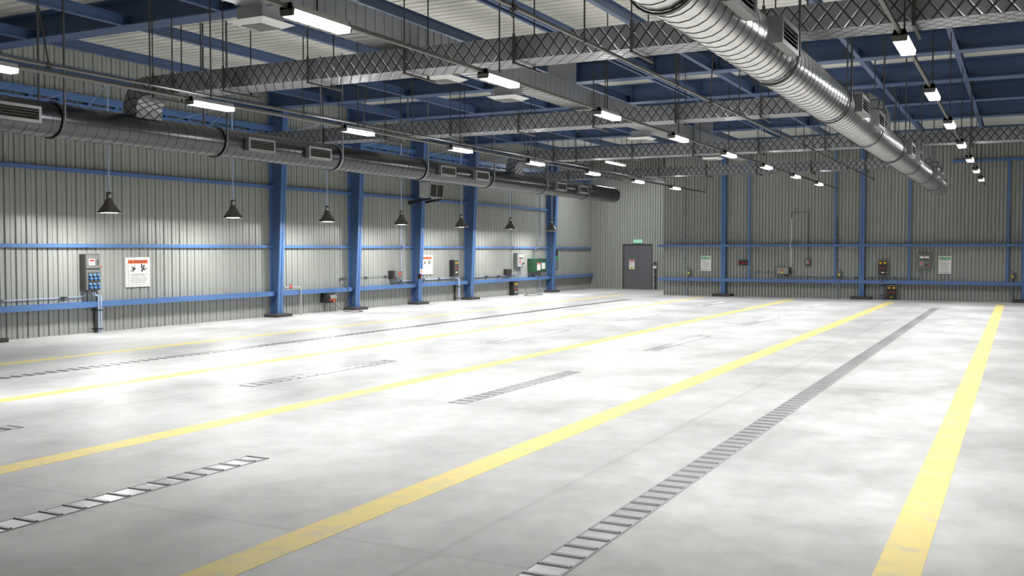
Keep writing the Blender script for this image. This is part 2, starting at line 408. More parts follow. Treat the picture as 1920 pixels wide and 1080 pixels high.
for x, l in TIEX:
    mb = MB()
    segs = [0.5]+[r[0] for r in RY]
    if x == -8.15:
        for dx in (-.085, .085): mb.box(x+dx-.035, x+dx+.035, .5, 42.4, 6.205, 6.225).box(x+dx-.008, x+dx+.008, .5, 42.4, 6.225, 6.40).box(x+dx-.035, x+dx+.035, .5, 42.4, 6.40, 6.415)
    else: mb.box(x-.055, x+.055, .5, 42.4, 6.205, 6.225).box(x-.008, x+.008, .5, 42.4, 6.225, 6.40).box(x-.05, x+.05, .5, 42.4, 6.40, 6.415)
    tag(mb.build('tie_beam', 'navy'), 'slim blue roof beam running down the hall, '+l, 'tie beam', 'slim blue beams running down the hall', 'thing')

# ------------------------------------------------------------------ round spiral ducts
RS, ZS = .30, 4.24
HY = [7.85, 11.78, 15.7, 19.62, 23.5, 27.4, 31.3, 35.15]
def spiral(x, yend, label, grilles, side, tilt, hoopmat, skin):
    t = thing('round_duct', label, 'round duct', (x, 20, ZS-RS))
    y0 = 2.0
    prof = [(RS*.2, 0), (RS, 0)]; y = .0; Ln = yend-y0; sm = []
    while y+.234 < Ln-.05:
        sm += list(range(len(prof), len(prof)+3)); prof += [(RS, y+.212), (RS+.005, y+.214), (RS+.005, y+.219), (RS, y+.221)]; y += .234
    prof += [(RS, Ln), (RS-.02, Ln+.02), (.02, Ln+.02)]
    mb = MB().lathe(prof, (x, y0, ZS), 'y', n=20); sm = set(sm)
    mb.m = [1 if i//20 in sm else 0 for i in range(len(mb.f))]
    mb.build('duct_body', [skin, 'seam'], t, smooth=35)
    for y in HY:
        mb = MB()
        mb.lathe([(RS+.012, -.03), (RS+.03, -.03), (RS+.03, .03), (RS+.012, .03), (RS+.012, -.03)], (x, y, ZS), 'y', n=28, close=False)
        for s in (-1, 1): mb.box(x+s*(RS+.014), x+s*(RS+.040), y-.016, y+.016, ZS-.02, 6.197 if any(abs(y-r[0]) < r[1]/2+.03 for r in RY) else ZD-.01)
        mb.build('hanger_hoop', hoopmat(y), t, smooth=30)
    for y in grilles:
        L, h = .84, .28
        xs = x+side*(RS-.06); xf = x+side*(RS+.10)
        mb = MB(); zc = ZS+tilt
        f = .05
        # hollow frame box: four walls
        mb.box(xs, xf, y-L/2, y+L/2, zc+h/2-f, zc+h/2); mb.box(xs, xf, y-L/2, y+L/2, zc-h/2, zc-h/2+f)
        mb.box(xs, xf, y-L/2, y-L/2+f, zc-h/2+f, zc+h/2-f); mb.box(xs, xf, y+L/2-f, y+L/2, zc-h/2+f, zc+h/2-f)
        mb.box(xs, xs+side*.03, y-L/2+f, y+L/2-f, zc-h/2+f, zc+h/2-f)
        g = mb.build('vent_grille', 'grille', t)
        mb = MB(); n = 4
        for k in range(n):
            z = zc-h/2+f+(k+.5)*(h-2*f)/n
            mb.hexa([(xf-side*.06, y-L/2+f, z+.012), (xf-side*.008, y-L/2+f, z-.022), (xf-side*.008, y+L/2-f, z-.022), (xf-side*.06, y+L/2-f, z+.012)],
                    [(xf-side*.06, y-L/2+f, z+.020), (xf-side*.008, y-L/2+f, z-.014), (xf-side*.008, y+L/2-f, z-.014), (xf-side*.06, y+L/2-f, z+.020)])
        mb.build('louvre', 'louvre', g)
    return t
GL = [8.9, 10.85, 16.68, 18.68, 24.5, 26.52, 32.35, 34.38]
spiral(-14.95, 38.36, 'shade-painted round spiral air duct running along the left side above the pendant lamps', GL, 1, .0, lambda y: 'hoopdk' if y < 16 else 'hoop', 'spiralshade')
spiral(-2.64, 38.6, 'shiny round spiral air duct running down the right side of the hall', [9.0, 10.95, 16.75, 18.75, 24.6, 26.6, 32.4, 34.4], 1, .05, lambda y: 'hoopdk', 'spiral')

# ------------------------------------------------------------------ quilted rectangular ducts
def quilt(path, yn, wid, hei, name, parent):
    """path: list of ((x,z), (tx,tz)) along the duct; padded diamonds all round"""
    P = np.array([p[0] for p in path]); T = np.array([p[1] for p in path])
    ds = np.r_[0, np.cumsum(np.hypot(*np.diff(P, axis=0).T))]
    stp = .0475; ns = int(ds[-1]/stp)+1
    s = np.linspace(0, ds[-1], ns)
    cx = np.interp(s, ds, P[:, 0]); cz = np.interp(s, ds, P[:, 1]); tx = np.interp(s, ds, T[:, 0]); tz = np.interp(s, ds, T[:, 1])
    ln = np.hypot(tx, tz); tx /= ln; tz /= ln
    nx, nz = -tz, tx                                  # 'up' of the section
    sg = np.sign(nz.mean()) if abs(nz.mean()) > 1e-6 else 1
    nx, nz = nx*sg, nz*sg
    per = []
    def side(p0, p1, nrm, n):
        for i in range(n):
            f = i/n; per.append((p0[0]+(p1[0]-p0[0])*f, p0[1]+(p1[1]-p0[1])*f, nrm, min(f, 1-f)*math.hypot(p1[0]-p0[0], p1[1]-p0[1])))
    h2, w2 = hei/2, wid/2; k = 6; kw = 10
    side((-w2, h2), (-w2, -h2), (-1, 0), k); side((-w2, -h2), (w2, -h2), (0, -1), kw); side((w2, -h2), (w2, h2), (1, 0), k); side((w2, h2), (-w2, h2), (0, 1), kw)
    npz = len(per); arc = []; a = 0
    for i in range(npz):
        arc.append(a); q = per[(i+1) % npz]; a += math.hypot(q[0]-per[i][0], q[1]-per[i][1])
    V = np.zeros((ns, npz, 3))
    for j, (b, n, nrm, edge) in enumerate(per):
        u = s/.205; v = arc[j]/.26
        A = u+v; B = u-v
        hgt = .009*np.sin(PI*A)**2*np.sin(PI*B)**2*min(1., edge/.04)
        bb = b+nrm[0]*hgt; nn = n+nrm[1]*hgt
        V[:, j, 0] = cx+nx*nn; V[:, j, 1] = yn+wid/2+bb; V[:, j, 2] = cz+nz*nn
    mb = MB(); mb.v = [tuple(r) for r in V.reshape(-1, 3).tolist()]
    f = [(i*npz+j, i*npz+(j+1) % npz, (i+1)*npz+(j+1) % npz, (i+1)*npz+j) for i in range(ns-1) for j in range(npz)]
    f += [tuple(range(npz)), tuple(range((ns-1)*npz, ns*npz))[::-1]]
    mb.f = f; mb.m = [0]*len(f)
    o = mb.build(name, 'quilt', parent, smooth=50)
    U = np.array([p for p in arc]+[a])/.26
    uvl = o.data.uv_layers.new(name='quilt'); uvs = np.zeros((len(o.data.loops), 2))
    lv = np.zeros(len(o.data.loops), int); o.data.loops.foreach_get('vertex_index', lv)
    si, pj = lv//npz, lv % npz
    pf = np.zeros(len(o.data.loops)); 
    for p in o.data.polygons:
        q = list(p.loop_indices)
        wrap = p.loop_total == 4 and max(pj[q])-min(pj[q]) > npz/2
        for l in q: pf[l] = U[npz] if (wrap and pj[l] == 0) else U[pj[l]]
    uvs[:, 0] = s[np.clip(si, 0, ns-1)]/.205; uvs[:, 1] = pf
    uvl.data.foreach_set('uv', uvs.ravel())
    return o
ZQ0, ZQ1, WQ = 4.86, 5.21, .63
def straight(xa, xb): return [((xa, (ZQ0+ZQ1)/2), (1 if xb > xa else -1, 0)), ((xb, (ZQ0+ZQ1)/2), (1 if xb > xa else -1, 0))]
def elbow_path(xs, xend, sgn):
    """from straight end xend towards the drop at xs, turning down; sgn = direction of travel"""
    zc = (ZQ0+ZQ1)/2; R = .40
    pts = [((xend, zc), (sgn, 0)), ((xs-sgn*R, zc), (sgn, 0))]
    for i in range(1, 13):
        a = PI/2*i/12; pts.append(((xs-sgn*R+sgn*R*math.sin(a), zc-R+R*math.cos(a)), (sgn*math.cos(a), -math.sin(a))))
    pts.append(((xs, ZS+RS-.13), (0, -1)))
    return pts
def quilt_duct(y, kind, label, straps):
    t = thing('quilted_duct', label, 'insulated duct', (-8, y+.33, ZQ0), 'quilted ducts crossing the hall')
    if kind == 'left_elbow': quilt(elbow_path(-14.95, 6.0, -1), y+.02, WQ, ZQ1-ZQ0, 'duct_body', t)
    else: quilt(elbow_path(-2.62, -19.3, 1), y+.02, WQ, ZQ1-ZQ0, 'duct_body', t)
    for x in straps:
        mb = MB().box(x-.022, x+.022, y-.025, y-.015, ZQ0-.04, ZQ1+.03).box(x-.022, x+.022, y+WQ+.055, y+WQ+.065, ZQ0-.04, ZQ1+.03)
        mb.box(x-.02, x+.02, y-.03, y+.90, ZQ0-.065, ZQ0-.04)
        for yy in (y-.02, y+WQ+.06): mb.tube([(x, yy, ZQ1), (x, yy, ZD-.01)], .011, 6)
        mb.build('hanger', 'rod', t)
    xx = -14.95 if kind == 'left_elbow' else -2.62
    MB().box(xx-.21, xx+.21, y-.005, y+WQ+.045, ZS+RS-.16, ZS+RS-.10).build('collar', 'sheet', t)
SX = [-12.59, -10.72, -8.79, -6.84, -4.97, -3.11]
quilt_duct(13.45, 'left_elbow', 'nearest quilted silver duct, spanning the whole hall from the left round duct', [-14.30, -13.81]+SX+[-1.25, .6])
quilt_duct(21.30, 'right_elbow', 'second quilted silver duct from the camera, elbowing down onto the right round duct', [-16.5, -14.52]+SX[:-1])
quilt_duct(29.08, 'left_elbow', 'third quilted silver duct from the camera, ending in the left round duct', [-14.3, -13.37]+SX+[-1.25, .6])
quilt_duct(37.12, 'right_elbow', 'farthest quilted silver duct, nearest the far wall', [-16.43, -14.4]+SX[:-1])

# ------------------------------------------------------------------ ribbed sheet duct down the middle
t = thing('ribbed_duct', 'rectangular ribbed sheet-metal duct running down the hall under the roof', 'sheet-metal duct', (-9.2, 18, 5.3))
mb = MB().box(-9.48, -8.93, 2.0, 36.9, 5.305, 5.695); y = 2.2
while y < 36.7: mb.box(-9.49, -8.92, y, y+.022, 5.295, 5.70); y += .247
mb.build('duct_body', 'sheet', t)
for y in (20.2, 31.32): MB().box(-9.44, -8.97, y, y+.5, 5.695, ZD-.01).build('riser', 'sheet', t)
def diffuser(x, y, drop=0.):
    mb = MB().box(x-.22, x+.22, y-.22, y+.22, 5.12, 5.305)
    d = mb.build('diffuser_box', 'sheet', t)
    mb = MB(); z0, z1 = 5.055, 5.13
    o, i = .33, .22
    mb.hexa([(x-o, y-o, z1-.02), (x+o, y-o, z1-.02), (x+o, y+o, z1-.02), (x-o, y+o, z1-.02)], [(x-i, y-i, z1), (x+i, y-i, z1), (x+i, y+i, z1), (x-i, y+i, z1)])
    mb.hexa([(x-i, y-i, z0), (x+i, y-i, z0), (x+i, y+i, z0), (x-i, y+i, z0)], [(x-o, y-o, z1-.02), (x+o, y-o, z1-.02), (x+o, y+o, z1-.02), (x-o, y+o, z1-.02)])
    mb.build('flange', 'sheetlt', d)
    mb = MB()
    for k in range(7):
        yy = y-.18+.06*k; mb.hexa([(x-.19, yy-.02, z0-.014), (x+.19, yy-.02, z0-.014), (x+.19, yy-.012, z0-.014), (x-.19, yy-.012, z0-.014)], [(x-.19, yy, z0), (x+.19, yy, z0), (x+.19, yy+.015, z0), (x-.19, yy+.015, z0)])
    mb.build('louvre', 'sheetlt', d)
for x, y in ((-9.36, 10.72), (-9.4, 15.65), (-9.4, 18.2), (-9.5, 26.5), (-9.4, 33.3)): diffuser(x, y)

# ------------------------------------------------------------------ batten light rows
PROW, PPEN = 116., 105.
def lamp(x, y, z, sx, sy, power, spread, parent, shape='RECTANGLE'):
    L = bpy.data.lights.new('tube_light', 'AREA'); L.shape = shape; L.size = sx; L.size_y = sy; L.energy = power; L.spread = spread
    o = bpy.data.objects.new('tube_light', L); C.objects.link(o); o.parent = parent; o.location = Vector((x, y, z))-wl(parent)
    return o
def batten(x, y, label, n, group):
    t = thing('batten_light', label, 'ceiling light', (x, y, 4.40), group)
    L = .5
    mb = MB().prism([(x-.085, 4.465), (x+.085, 4.465), (x+.06, 4.53), (x-.06, 4.53)], 'y', y-L, y+L)
    mb.build('housing', 'housing', t)
    mb = MB().box(x-.078, x+.078, y-L+.025, y+L-.025, 4.402, 4.465)
    mb.m = [1 if k in (4, 5) else 0 for k in range(6)]
    mb.build('diffuser', ['led', 'ledside'], t)
    for s in (-1, 1):
        MB().prism([(x-.08, 4.400), (x+.08, 4.400), (x+.09, 4.465), (x+.064, 4.534), (x-.064, 4.534), (x-.09, 4.465)], 'y', y+s*(L-.025), y+s*L).build('end_cap', 'panel', t)
    MB().tube([(x, y, 4.53), (x, y, 4.84 if 29 < y < 29.8 else ZD-.01)], .012, 6).build('hanger_rod', 'rod', t)
    lamp(x, y, 4.398, .10, .9, PROW, 2.25, t)
LY = [8.62, 12.8, 17.0, 21.22, 25.43, 29.66, 33.9, 38.17]
rows = ((-12.28, 'left', 'row under the left pipe', 42.4), (-6.75, 'middle', 'row beside the ribbed duct', 42.4), (-1.29, 'right', 'row right of the shiny round duct', 42.4))
for x, nm, ds, yend in rows:
    for i, y in enumerate(LY):
        k = i-1 if nm == 'right' else i
        lab = 'lit batten light in the %s light row, %s from the camera' % (nm, ORD[k])
        if k < 0: lab = 'lit batten light of the right row hanging above the top edge of the view'
        batten(x, y, lab, i, 'batten lights of the %s row' % nm)
    mb = MB(); cur = 1.0
    for y in LY:
        mb.tube([(x, cur, 4.5), (x, y-.5, 4.5)], .030, 8); cur = y+.5
    mb.tube([(x, cur, 4.5), (x, yend, 4.5)], .026, 8)
    tag(mb.build('light_conduit', 'trunk', smooth=40), 'grey conduit joining the lights of the %s row' % nm, 'conduit', 'conduits between the ceiling lights')

t = thing('batten_light', 'added white batten light, fixture assumed, up in the exit recess behind the farthest quilted duct', 'ceiling light', (-17, 43.9, 5.98))  # assumed fixture, added with its lamp to brighten the recess walls
MB().prism([(-17.09, 6.06), (-16.91, 6.06), (-16.93, 6.14), (-17.07, 6.14)], 'y', 42.75, 45.05).build('housing', 'white', t)
MB().prism([(-17.06, 5.99), (-16.94, 5.99), (-16.915, 6.06), (-17.085, 6.06)], 'y', 42.78, 45.02).build('diffuser', 'ledsoft', t)
for y in (43.2, 44.6): MB().tube([(-17, y, 6.14), (-17, y, ZD-.01)], .012, 6).build('hanger_rod', 'rod', t)
lamp(-17, 43.9, 5.985, .1, 2.0, 280., PI, t)

# air pipes hung beside the light rows
def air_pipe(x, z, yend, label, straightY, ringY, lean):
    t = thing('air_pipe', label, 'pipe', (x, 20, z))
    MB().tube([(x, 1., z), (x, yend, z)], .025, 10).build('pipe_run', 'trunk', t, smooth=40)
    for y in straightY:
        MB().tube([(x, y, z+.02), (x, y, ZD-.01 if x > -6 else 6.202)], .012, 6).lathe([(.034, -.025), (.034, .025)], (x, y, z), 'y', n=10).build('hanger', 'rod', t)
    for y, dx in zip(ringY, lean):
        mb = MB().tube([(x, y, z+.03), (x+dx, y, 6.6)], .013, 6).lathe([(.038, -.04), (.038, .04)], (x, y, z), 'y', n=10)
        mb.box(x-.05, x+.05, y-.01, y+.01, z-.045, z-.03).torus((x, y, z-.085), .038, .007, 'x', 16, 6)
        mb.build('ring_clamp', 'rod', t)
air_pipe(-12.68, 4.69, 38.3, 'thin grey pipe hung above the left light row', [11.85, 15.75, 19.7, 23.6, 27.5, 31.4, 35.3], [9.95, 17.75, 25.65, 33.5, 38.2], [-.45, .22, -.18, .2, -.15])
air_pipe(-5.0, 4.66, 39.8, 'thin steel pipe crossing the ceiling left of the shiny round duct', [11.8, 15.6, 19.6, 23.4, 27.4, 31.3, 35.2], [9.8, 17.55, 26.2, 33.3, 39.7], [.05, .12, -.05, .1, -.1])

# ------------------------------------------------------------------ pendant lamps along the left wall
ordp = ['nearest the camera', 'second along the left wall', 'third along the left wall', 'fourth, hanging left of the air-conditioning unit', 'fifth, hanging right of the air-conditioning unit', 'sixth along the left wall', 'farthest, in front of the last column']
for i in range(7):
    x, y = -18.5, 16.04+4.0*i
    t = thing('pendant_lamp', 'brown cone pendant lamp on a pale rod, '+ordp[i], 'pendant lamp', (x, y, 2.84), 'cone pendant lamps along the left wall')
    MB().lathe([(.255, 2.845), (.262, 2.838), (.262, 2.852), (.20, 2.93), (.13, 3.03), (.075, 3.14), (.058, 3.19), (.05, 3.19), (.07, 3.13), (.122, 3.025), (.19, 2.93), (.25, 2.848)], (x, y, 0), n=28, close=False).build('shade', 'shade', t, smooth=50)
    MB().lathe([(.058, 3.19), (.06, 3.20), (.06, 3.275), (.045, 3.285)], (x, y, 0), n=20).build('neck', 'chrome', t, smooth=40)
    mb = MB().lathe([(.064, 3.275), (.064, 3.295), (.03, 3.315), (.015, 3.32)], (x, y, 0), n=20); mb.box(x-.012, x+.012, y-.068, y-.058, 3.19, 3.29).box(x-.012, x+.012, y+.058, y+.068, 3.19, 3.29)
    mb.build('cap', 'dark', t, smooth=40)
    MB().lathe([(.03, 2.93), (.236, 2.862), (.238, 2.850), (.20, 2.847), (.02, 2.846)], (x, y, 0), n=28).build('bulb', 'bulb', t, smooth=40)
    MB().tube([(x, y, 3.31), (x, y, 5.78)], .017, 8).build('rod', 'cond', t)
    lamp(x, y, 2.842, .44, .44, PPEN, PI, t, 'DISK')
    mb = MB()
    for s in (-1, 1): mb.tube([(x, y, 5.77), (-19.85, y+s*.62, 5.42)], .008, 6)
    mb.build('stay_wire', 'cond', t)

# ------------------------------------------------------------------ things on the left wall
XW = -19.998
# electrical panel with six blue sockets
t = thing('socket_cabinet', 'tall grey electrical panel with six blue sockets left of the warning sign', 'electrical panel', (-19.87, 16.63, 1.03))
MB().box(-20.0, -19.80, 16.44, 16.87, 1.03, 1.90).build('cabinet', 'dark', t, bevel=.006)
d = MB().box(-19.80, -19.775, 16.455, 16.855, 1.555, 1.885).build('door', 'panel', t, bevel=.004)
MB().box(-19.775, -19.762, 16.775, 16.79, 1.64, 1.77).build('handle', 'black', d)
l = MB().box(-19.775, -19.772, 16.53, 16.70, 1.635, 1.785).build('warning_label', 'white', d)
MB().box(-19.772, -19.770, 16.545, 16.685, 1.725, 1.77).build('label_band', 'red', l)
MB().prism([(16.635, 1.65), (16.685, 1.65), (16.66, 1.70)], 'x', -19.772, -19.770).build('label_symbol', 'yellow', l)
MB().box(-19.772, -19.770, 16.55, 16.61, 1.655, 1.70).build('label_print', 'inkgrey', l)
p = MB().box(-19.80, -19.778, 16.455, 16.855, 1.045, 1.525).build('socket_plate', 'panel', t, bevel=.004)
for r in range(2):
    for c in range(3):
        yy, zz = 16.545+c*.118, 1.36-r*.215
        s = MB().box(-19.778, -19.765, yy-.045, yy+.045, zz-.09, zz+.10).build('socket', 'dark', t)
        MB().lathe([(.034, 0), (.034, .035), (.02, .045)], (-19.765, yy, zz+.035), 'x', n=14).build('socket_lid', 'sblue', s, smooth=40)
        MB().lathe([(.026, 0), (.03, .06), (.022, .07)], (-19.765, yy+.006, zz-.048), 'x', n=14).build('socket_mouth', 'sblue', s, smooth=40)
        MB().box(-19.765, -19.735, yy-.04, yy-.022, zz-.075, zz-.025).build('socket_hinge', 'sbluedk', s)
MB().box(-19.86, -19.80, 16.87, 16.905, 1.62, 1.77).box(-19.84, -19.81, 16.90, 16.925, 1.67, 1.70).build('isolator_lever', 'panellt', t, bevel=.006)
MB().lathe([(.03, 0), (.034, .015), (.034, .05), (.02, .06)], (-19.83, 16.87, 1.60), 'y', n=14).build('isolator_knob', 'redor', t, smooth=40)
MB().lathe([(.016, 0), (.016, .04)], (-19.86, 16.50, .995), n=10).lathe([(.016, 0), (.016, .04)], (-19.86, 16.70, .995), n=10).lathe([(.016, 0), (.016, .04)], (-19.86, 16.76, .995), n=10).build('cable_gland', 'black', t)
def clip(mb, x, y, z): mb.box(x-.02, x+.025, y-.05, y+.05, z-.02, z+.02)
t = thing('wall_cable', 'thin pale cable along the wall left of the tall socket panel', 'cable', (-19.97, 15.4, .88))
MB().tube([(-19.97, 13.9, .875), (-19.97, 16.45, .885), (-19.94, 16.49, .90), (-19.87, 16.5, .93), (-19.86, 16.5, .998)], .009, 6).build('cable', 'cond', t)
for yy in (14.3, 15.95):
    mb = MB(); mb.box(-20, -19.955, yy-.07, yy+.05, .86, .90); mb.lathe([(.014, 0), (.014, .1)], (-19.965, yy+.02, .878), 'y', n=8); mb.build('clip', 'black', t)
def twin_pipe(name, label, x, ys, ztop, zb, offs, stripy, mat='cond', group=None):
    t = thing(name, label, 'pipe', (x, ys[0], 0), group)
    for k, yy in enumerate(ys):
        MB().tube([(-19.87, yy, ztop), (-19.87, yy, ztop-.05), (-19.86, yy+offs*.3, ztop-.085), (x-.01, yy+offs*.8, ztop-.1), (x, yy+offs, ztop-.14), (x, yy+offs, 0)], .016, 8).build('pipe', mat, t, smooth=40)
    yy0, yy1 = ys[0]+offs, ys[-1]+offs
    MB().box(-20.0, -19.94, stripy-.04, stripy+.04, 0, .62).build('backing_strip', 'dark', t)
    for z in (.10, .55): MB().box(-19.94, x+.022, yy0-.03, yy1+.03, z-.012, z+.012).build('clamp', 'black', t)
twin_pipe('floor_pipes', 'pair of pale blue pipes dropping from the tall socket panel to the floor', -19.72, (16.70, 16.775), .998, 0, .045, 16.86)
# warning signs
def warning_sign(y0, y1, z0, z1, label):
    t = thing('warning_sign', label, 'sign', (-19.98, (y0+y1)/2, z0), None)
    w, h = y1-y0, z1-z0; yc = (y0+y1)/2; xf = -19.972
    MB().box(-20.0, xf, y0, y1, z0, z1).build('board', 'signgrey', t, bevel=.003)
    def R(a, b, c, d, mat, nm, x=xf, e=.002): return MB().box(x, x+e, y0+a*w, y0+b*w, z1-d*h, z1-c*h).build(nm, mat, t)
    R(.10, .90, .09, .925, 'ink', 'print_border'); R(.107, .893, .21, .555, 'white', 'pictogram_panel', xf+.002, .001)
    R(.107, .893, .565, .918, 'white', 'text_panel', xf+.002, .001); R(.107, .893, .097, .205, 'orange', 'header', xf+.002, .001)
    R(.498, .502, .21, .555, 'ink', 'divider', xf+.003, .001)
    X = xf+.003
    def P(u, v): return (y0+u*w, z1-v*h)
    MB().prism([P(.18, .19), P(.275, .19), P(.228, .11)], 'x', X, X+.002).build('alert_symbol', 'ink', t)
    text('header_lettering', 'WARNING', .085*h/.75, (X, y0+.59*w, z1-.152*h), RL, 'ink', t, w=.53*w, bold=.0012)
    # crushed hand pictogram
    mb = MB()
    for a, b, q in (((.365, .24), (.37, .40), .012), ((.37, .38), (.41, .38), .02), ((.22, .31), (.36, .36), .018), ((.23, .375), (.36, .375), .016), ((.20, .47), (.36, .385), .018), ((.28, .49), (.37, .39), .018)):
        (ya, za), (yb, zb) = P(*a), P(*b); L = math.hypot(yb-ya, zb-za); ny, nz = -(zb-za)/L*q*w/2*1.6, (yb-ya)/L*q*w/2*1.6
        mb.prism([(ya+ny, za+nz), (ya-ny, za-nz), (yb-ny, zb-nz), (yb+ny, zb+nz)], 'x', X, X+.0015+.0001*len(mb.f)/6)
    mb.build('hand_pictogram', 'ink', t)
    mb = MB()
    for a, b, q in (((.645, .225), (.65, .38), .035), ((.64, .48), (.73, .36), .045), ((.70, .42), (.755, .27), .03), ((.72, .36), (.76, .24), .02), ((.73, .38), (.79, .44), .025), ((.68, .28), (.74, .33), .02)):
        (ya, za), (yb, zb) = P(*a), P(*b); L = math.hypot(yb-ya, zb-za); ny, nz = -(zb-za)/L*q*w/2*1.5, (yb-ya)/L*q*w/2*1.5
        mb.prism([(ya+ny, za+nz), (ya-ny, za-nz), (yb-ny, zb-nz), (yb+ny, zb+nz)], 'x', X, X+.0015+.0001*len(mb.f)/6)
    cy, cz = P(.815, .385); mb.lathe([(.022*w/.79, 0), (.022*w/.79, .002)], (X, cy, cz), 'x', n=12)
    mb.build('crushed_body_pictogram', 'ink', t)
    text('title_lettering', 'CRUSHING HAZARD', .05*h/.75, (X, yc, z1-.607*h), RL, 'ink', t, w=.55*w)
    for i, (s, ww, c) in enumerate((('To prevent serious injury or death:', .66, .47), ('\u2022 Keep hands and body out of hitch', .72, .50), ('area when attaching towing vehicle', .68, .52), ('\u2022 Keep body clear of crush points', .68, .48), ('between towing vehicle and load', .65, .50))):
        text('body_lettering', s, .036*h/.75, (X, y0+c*w, z1-(.665+.046*i)*h), RL, 'ink', t, w=ww*w)
warning_sign(17.79, 18.58, 1.06, 1.81, 'large warning sign right of the socket panel, orange header and crushed hand symbols')
warning_sign(31.58, 32.41, 1.07, 1.80, 'warning sign just right of the column under the air-conditioning unit')

# red valve water pipe
t = thing('water_pipe', 'white pipe with a red valve bending down to the floor beside the nearest full column', 'pipe', (-19.85, 24, 0))
MB().tube([(-19.93, 23.42, .865), (-19.85, 23.6, .865), (-19.75, 24.15, .86), (-19.74, 24.26, .85), (-19.735, 24.30, .81), (-19.735, 24.30, 0)], .024, 10).build('pipe', 'pipegrey', t, smooth=40)
MB().lathe([(.035, -.05), (.045, -.03), (.045, .03), (.035, .05)], (-19.80, 23.90, .862), 'y', n=12).lathe([(.008, 0), (.008, .06), (.035, .06), (.035, .075)], (-19.80, 23.90, .895), n=12).build('valve', 'red', t, smooth=40)
MB().lathe([(.03, -.02), (.03, .02)], (-19.845, 23.62, .865), 'y', n=10).build('collar', 'black', t)
# black socket box
t = thing('socket_box', 'black box with three grey levers and orange plugs under the blue rail', 'socket box', (-19.85, 25.8, .29))
MB().box(-20.0, -19.72, 25.60, 26.02, .30, .615).build('box', 'black', t, bevel=.008)
for k in range(3):
    yy = 25.76+k*.11
    MB().hexa([(-19.72, yy-.025, .54), (-19.69, yy-.025, .56), (-19.69, yy+.025, .56), (-19.72, yy+.025, .54)], [(-19.68, yy-.03, .42), (-19.64, yy-.03, .44), (-19.64, yy+.03, .44), (-19.68, yy+.03, .42)]).build('lever', 'panellt', t)
    MB().lathe([(.03, 0), (.034, .04), (.024, .06)], (-19.72, yy, .40-(.02 if k == 1 else 0)), 'x', n=12).build('plug_socket', 'redor', t, smooth=40)
MB().lathe([(.018, 0), (.03, .03), (.03, .11)], (-19.66, 25.865, .30), n=12).build('plug', 'redor', t, smooth=40)
tag(MB().tube([(-19.66, 25.865, .31), (-19.62, 25.95, .20), (-19.58, 26.12, .08), (-19.50, 26.22, .012), (-19.30, 26.2, .01), (-19.05, 26.05, .01), (-18.93, 26.25, .01), (-18.96, 26.48, .01), (-19.15, 26.62, .01), (-19.3, 26.7, .01)], .010, 6).build('power_cable', 'rod', smooth=True), 'dark cable looping over the floor from the orange plug', 'cable')
t = thing('clipped_cable', 'dark cable hanging over the lowest rail left of the second full column', 'cable', (-19.97, 26.7, .1))
MB().tube([(-19.97, 26.98, 1.05), (-19.97, 26.62, 1.05), (-19.96, 26.56, 1.0), (-19.95, 26.58, .86), (-19.80, 26.72, .78), (-19.775, 26.80, .70), (-19.80, 26.84, .55), (-19.9, 26.88, .3), (-19.94, 26.86, .12)], .010, 6).build('cable', 'rod', t, smooth=True)
MB().box(-20, -19.95, 26.62, 26.72, 1.035, 1.065).lathe([(.02, 0), (.008, .12)], (-19.965, 26.7, 1.05), 'y', n=8).build('clip', 'black', t)
# bay with the junction box
t = thing('alarm_sounder', 'small red alarm on the wall just right of the second full column', 'alarm', (-19.95, 27.68, 1.14))
MB().box(-20, -19.95, 27.62, 27.74, 1.19, 1.28).build('body', 'red', t, bevel=.01)
MB().box(-20, -19.955, 27.64, 27.72, 1.13, 1.19).build('lens', 'white', t, bevel=.006)
t = thing('wall_wire', 'thin wire held by black clips left of the grey junction box', 'cable', (-19.97, 28.6, 1.05))
MB().tube([(-19.975, 27.62, 1.06), (-19.975, 29.55, 1.065)], .007, 6).build('wire', 'conddk', t)
for yy in (28.06, 29.22): MB().box(-20, -19.95, yy-.05, yy+.03, 1.045, 1.08).lathe([(.022, 0), (.01, .12)], (-19.965, yy+.02, 1.062), 'y', n=8).build('clip', 'black', t)
t = thing('junction_box', 'grey junction box with a red mark left of the air-conditioning column', 'junction box', (-19.9, 29.8, .97))
MB().box(-20.0, -19.80, 29.46, 29.58, .97, 1.26).build('switch', 'black', t, bevel=.006)
MB().box(-20.0, -19.80, 29.60, 30.04, 1.0, 1.27).build('box', 'panel', t, bevel=.01)
MB().box(-19.80, -19.785, 29.61, 30.03, 1.04, 1.26).build('lid', 'panel', t, bevel=.006)
MB().prism([(29.80, 1.09), (29.95, 1.09), (29.90, 1.22), (29.84, 1.22)], 'x', -19.785, -19.782).build('mark', 'red', t)
MB().tube([(-19.90, 29.9, 1.0), (-19.92, 29.95, .93), (-19.95, 30.06, .88), (-19.95, 30.95, .875)], .018, 8).build('outlet_pipe', 'cond', t, smooth=40)
MB().box(-20, -19.92, 30.12, 30.2, .85, .90).build('clip', 'black', t)
t = thing('wall_conduit', 'upright conduit stepping around the rail above the grey junction box', 'conduit', (-19.95, 30.25, 1.3))
MB().tube([(-19.965, 30.22, 2.9), (-19.965, 30.22, 2.24), (-19.90, 30.24, 2.2), (-19.865, 30.26, 2.17), (-19.865, 30.26, 2.03), (-19.93, 30.25, 2.0), (-19.965, 30.25, 1.95), (-19.965, 30.25, 1.40), (-19.955, 30.27, 1.30), (-19.93, 30.2, 1.13), (-19.9, 30.04, 1.06)], .016, 8).build('conduit', 'cond', t, smooth=40)
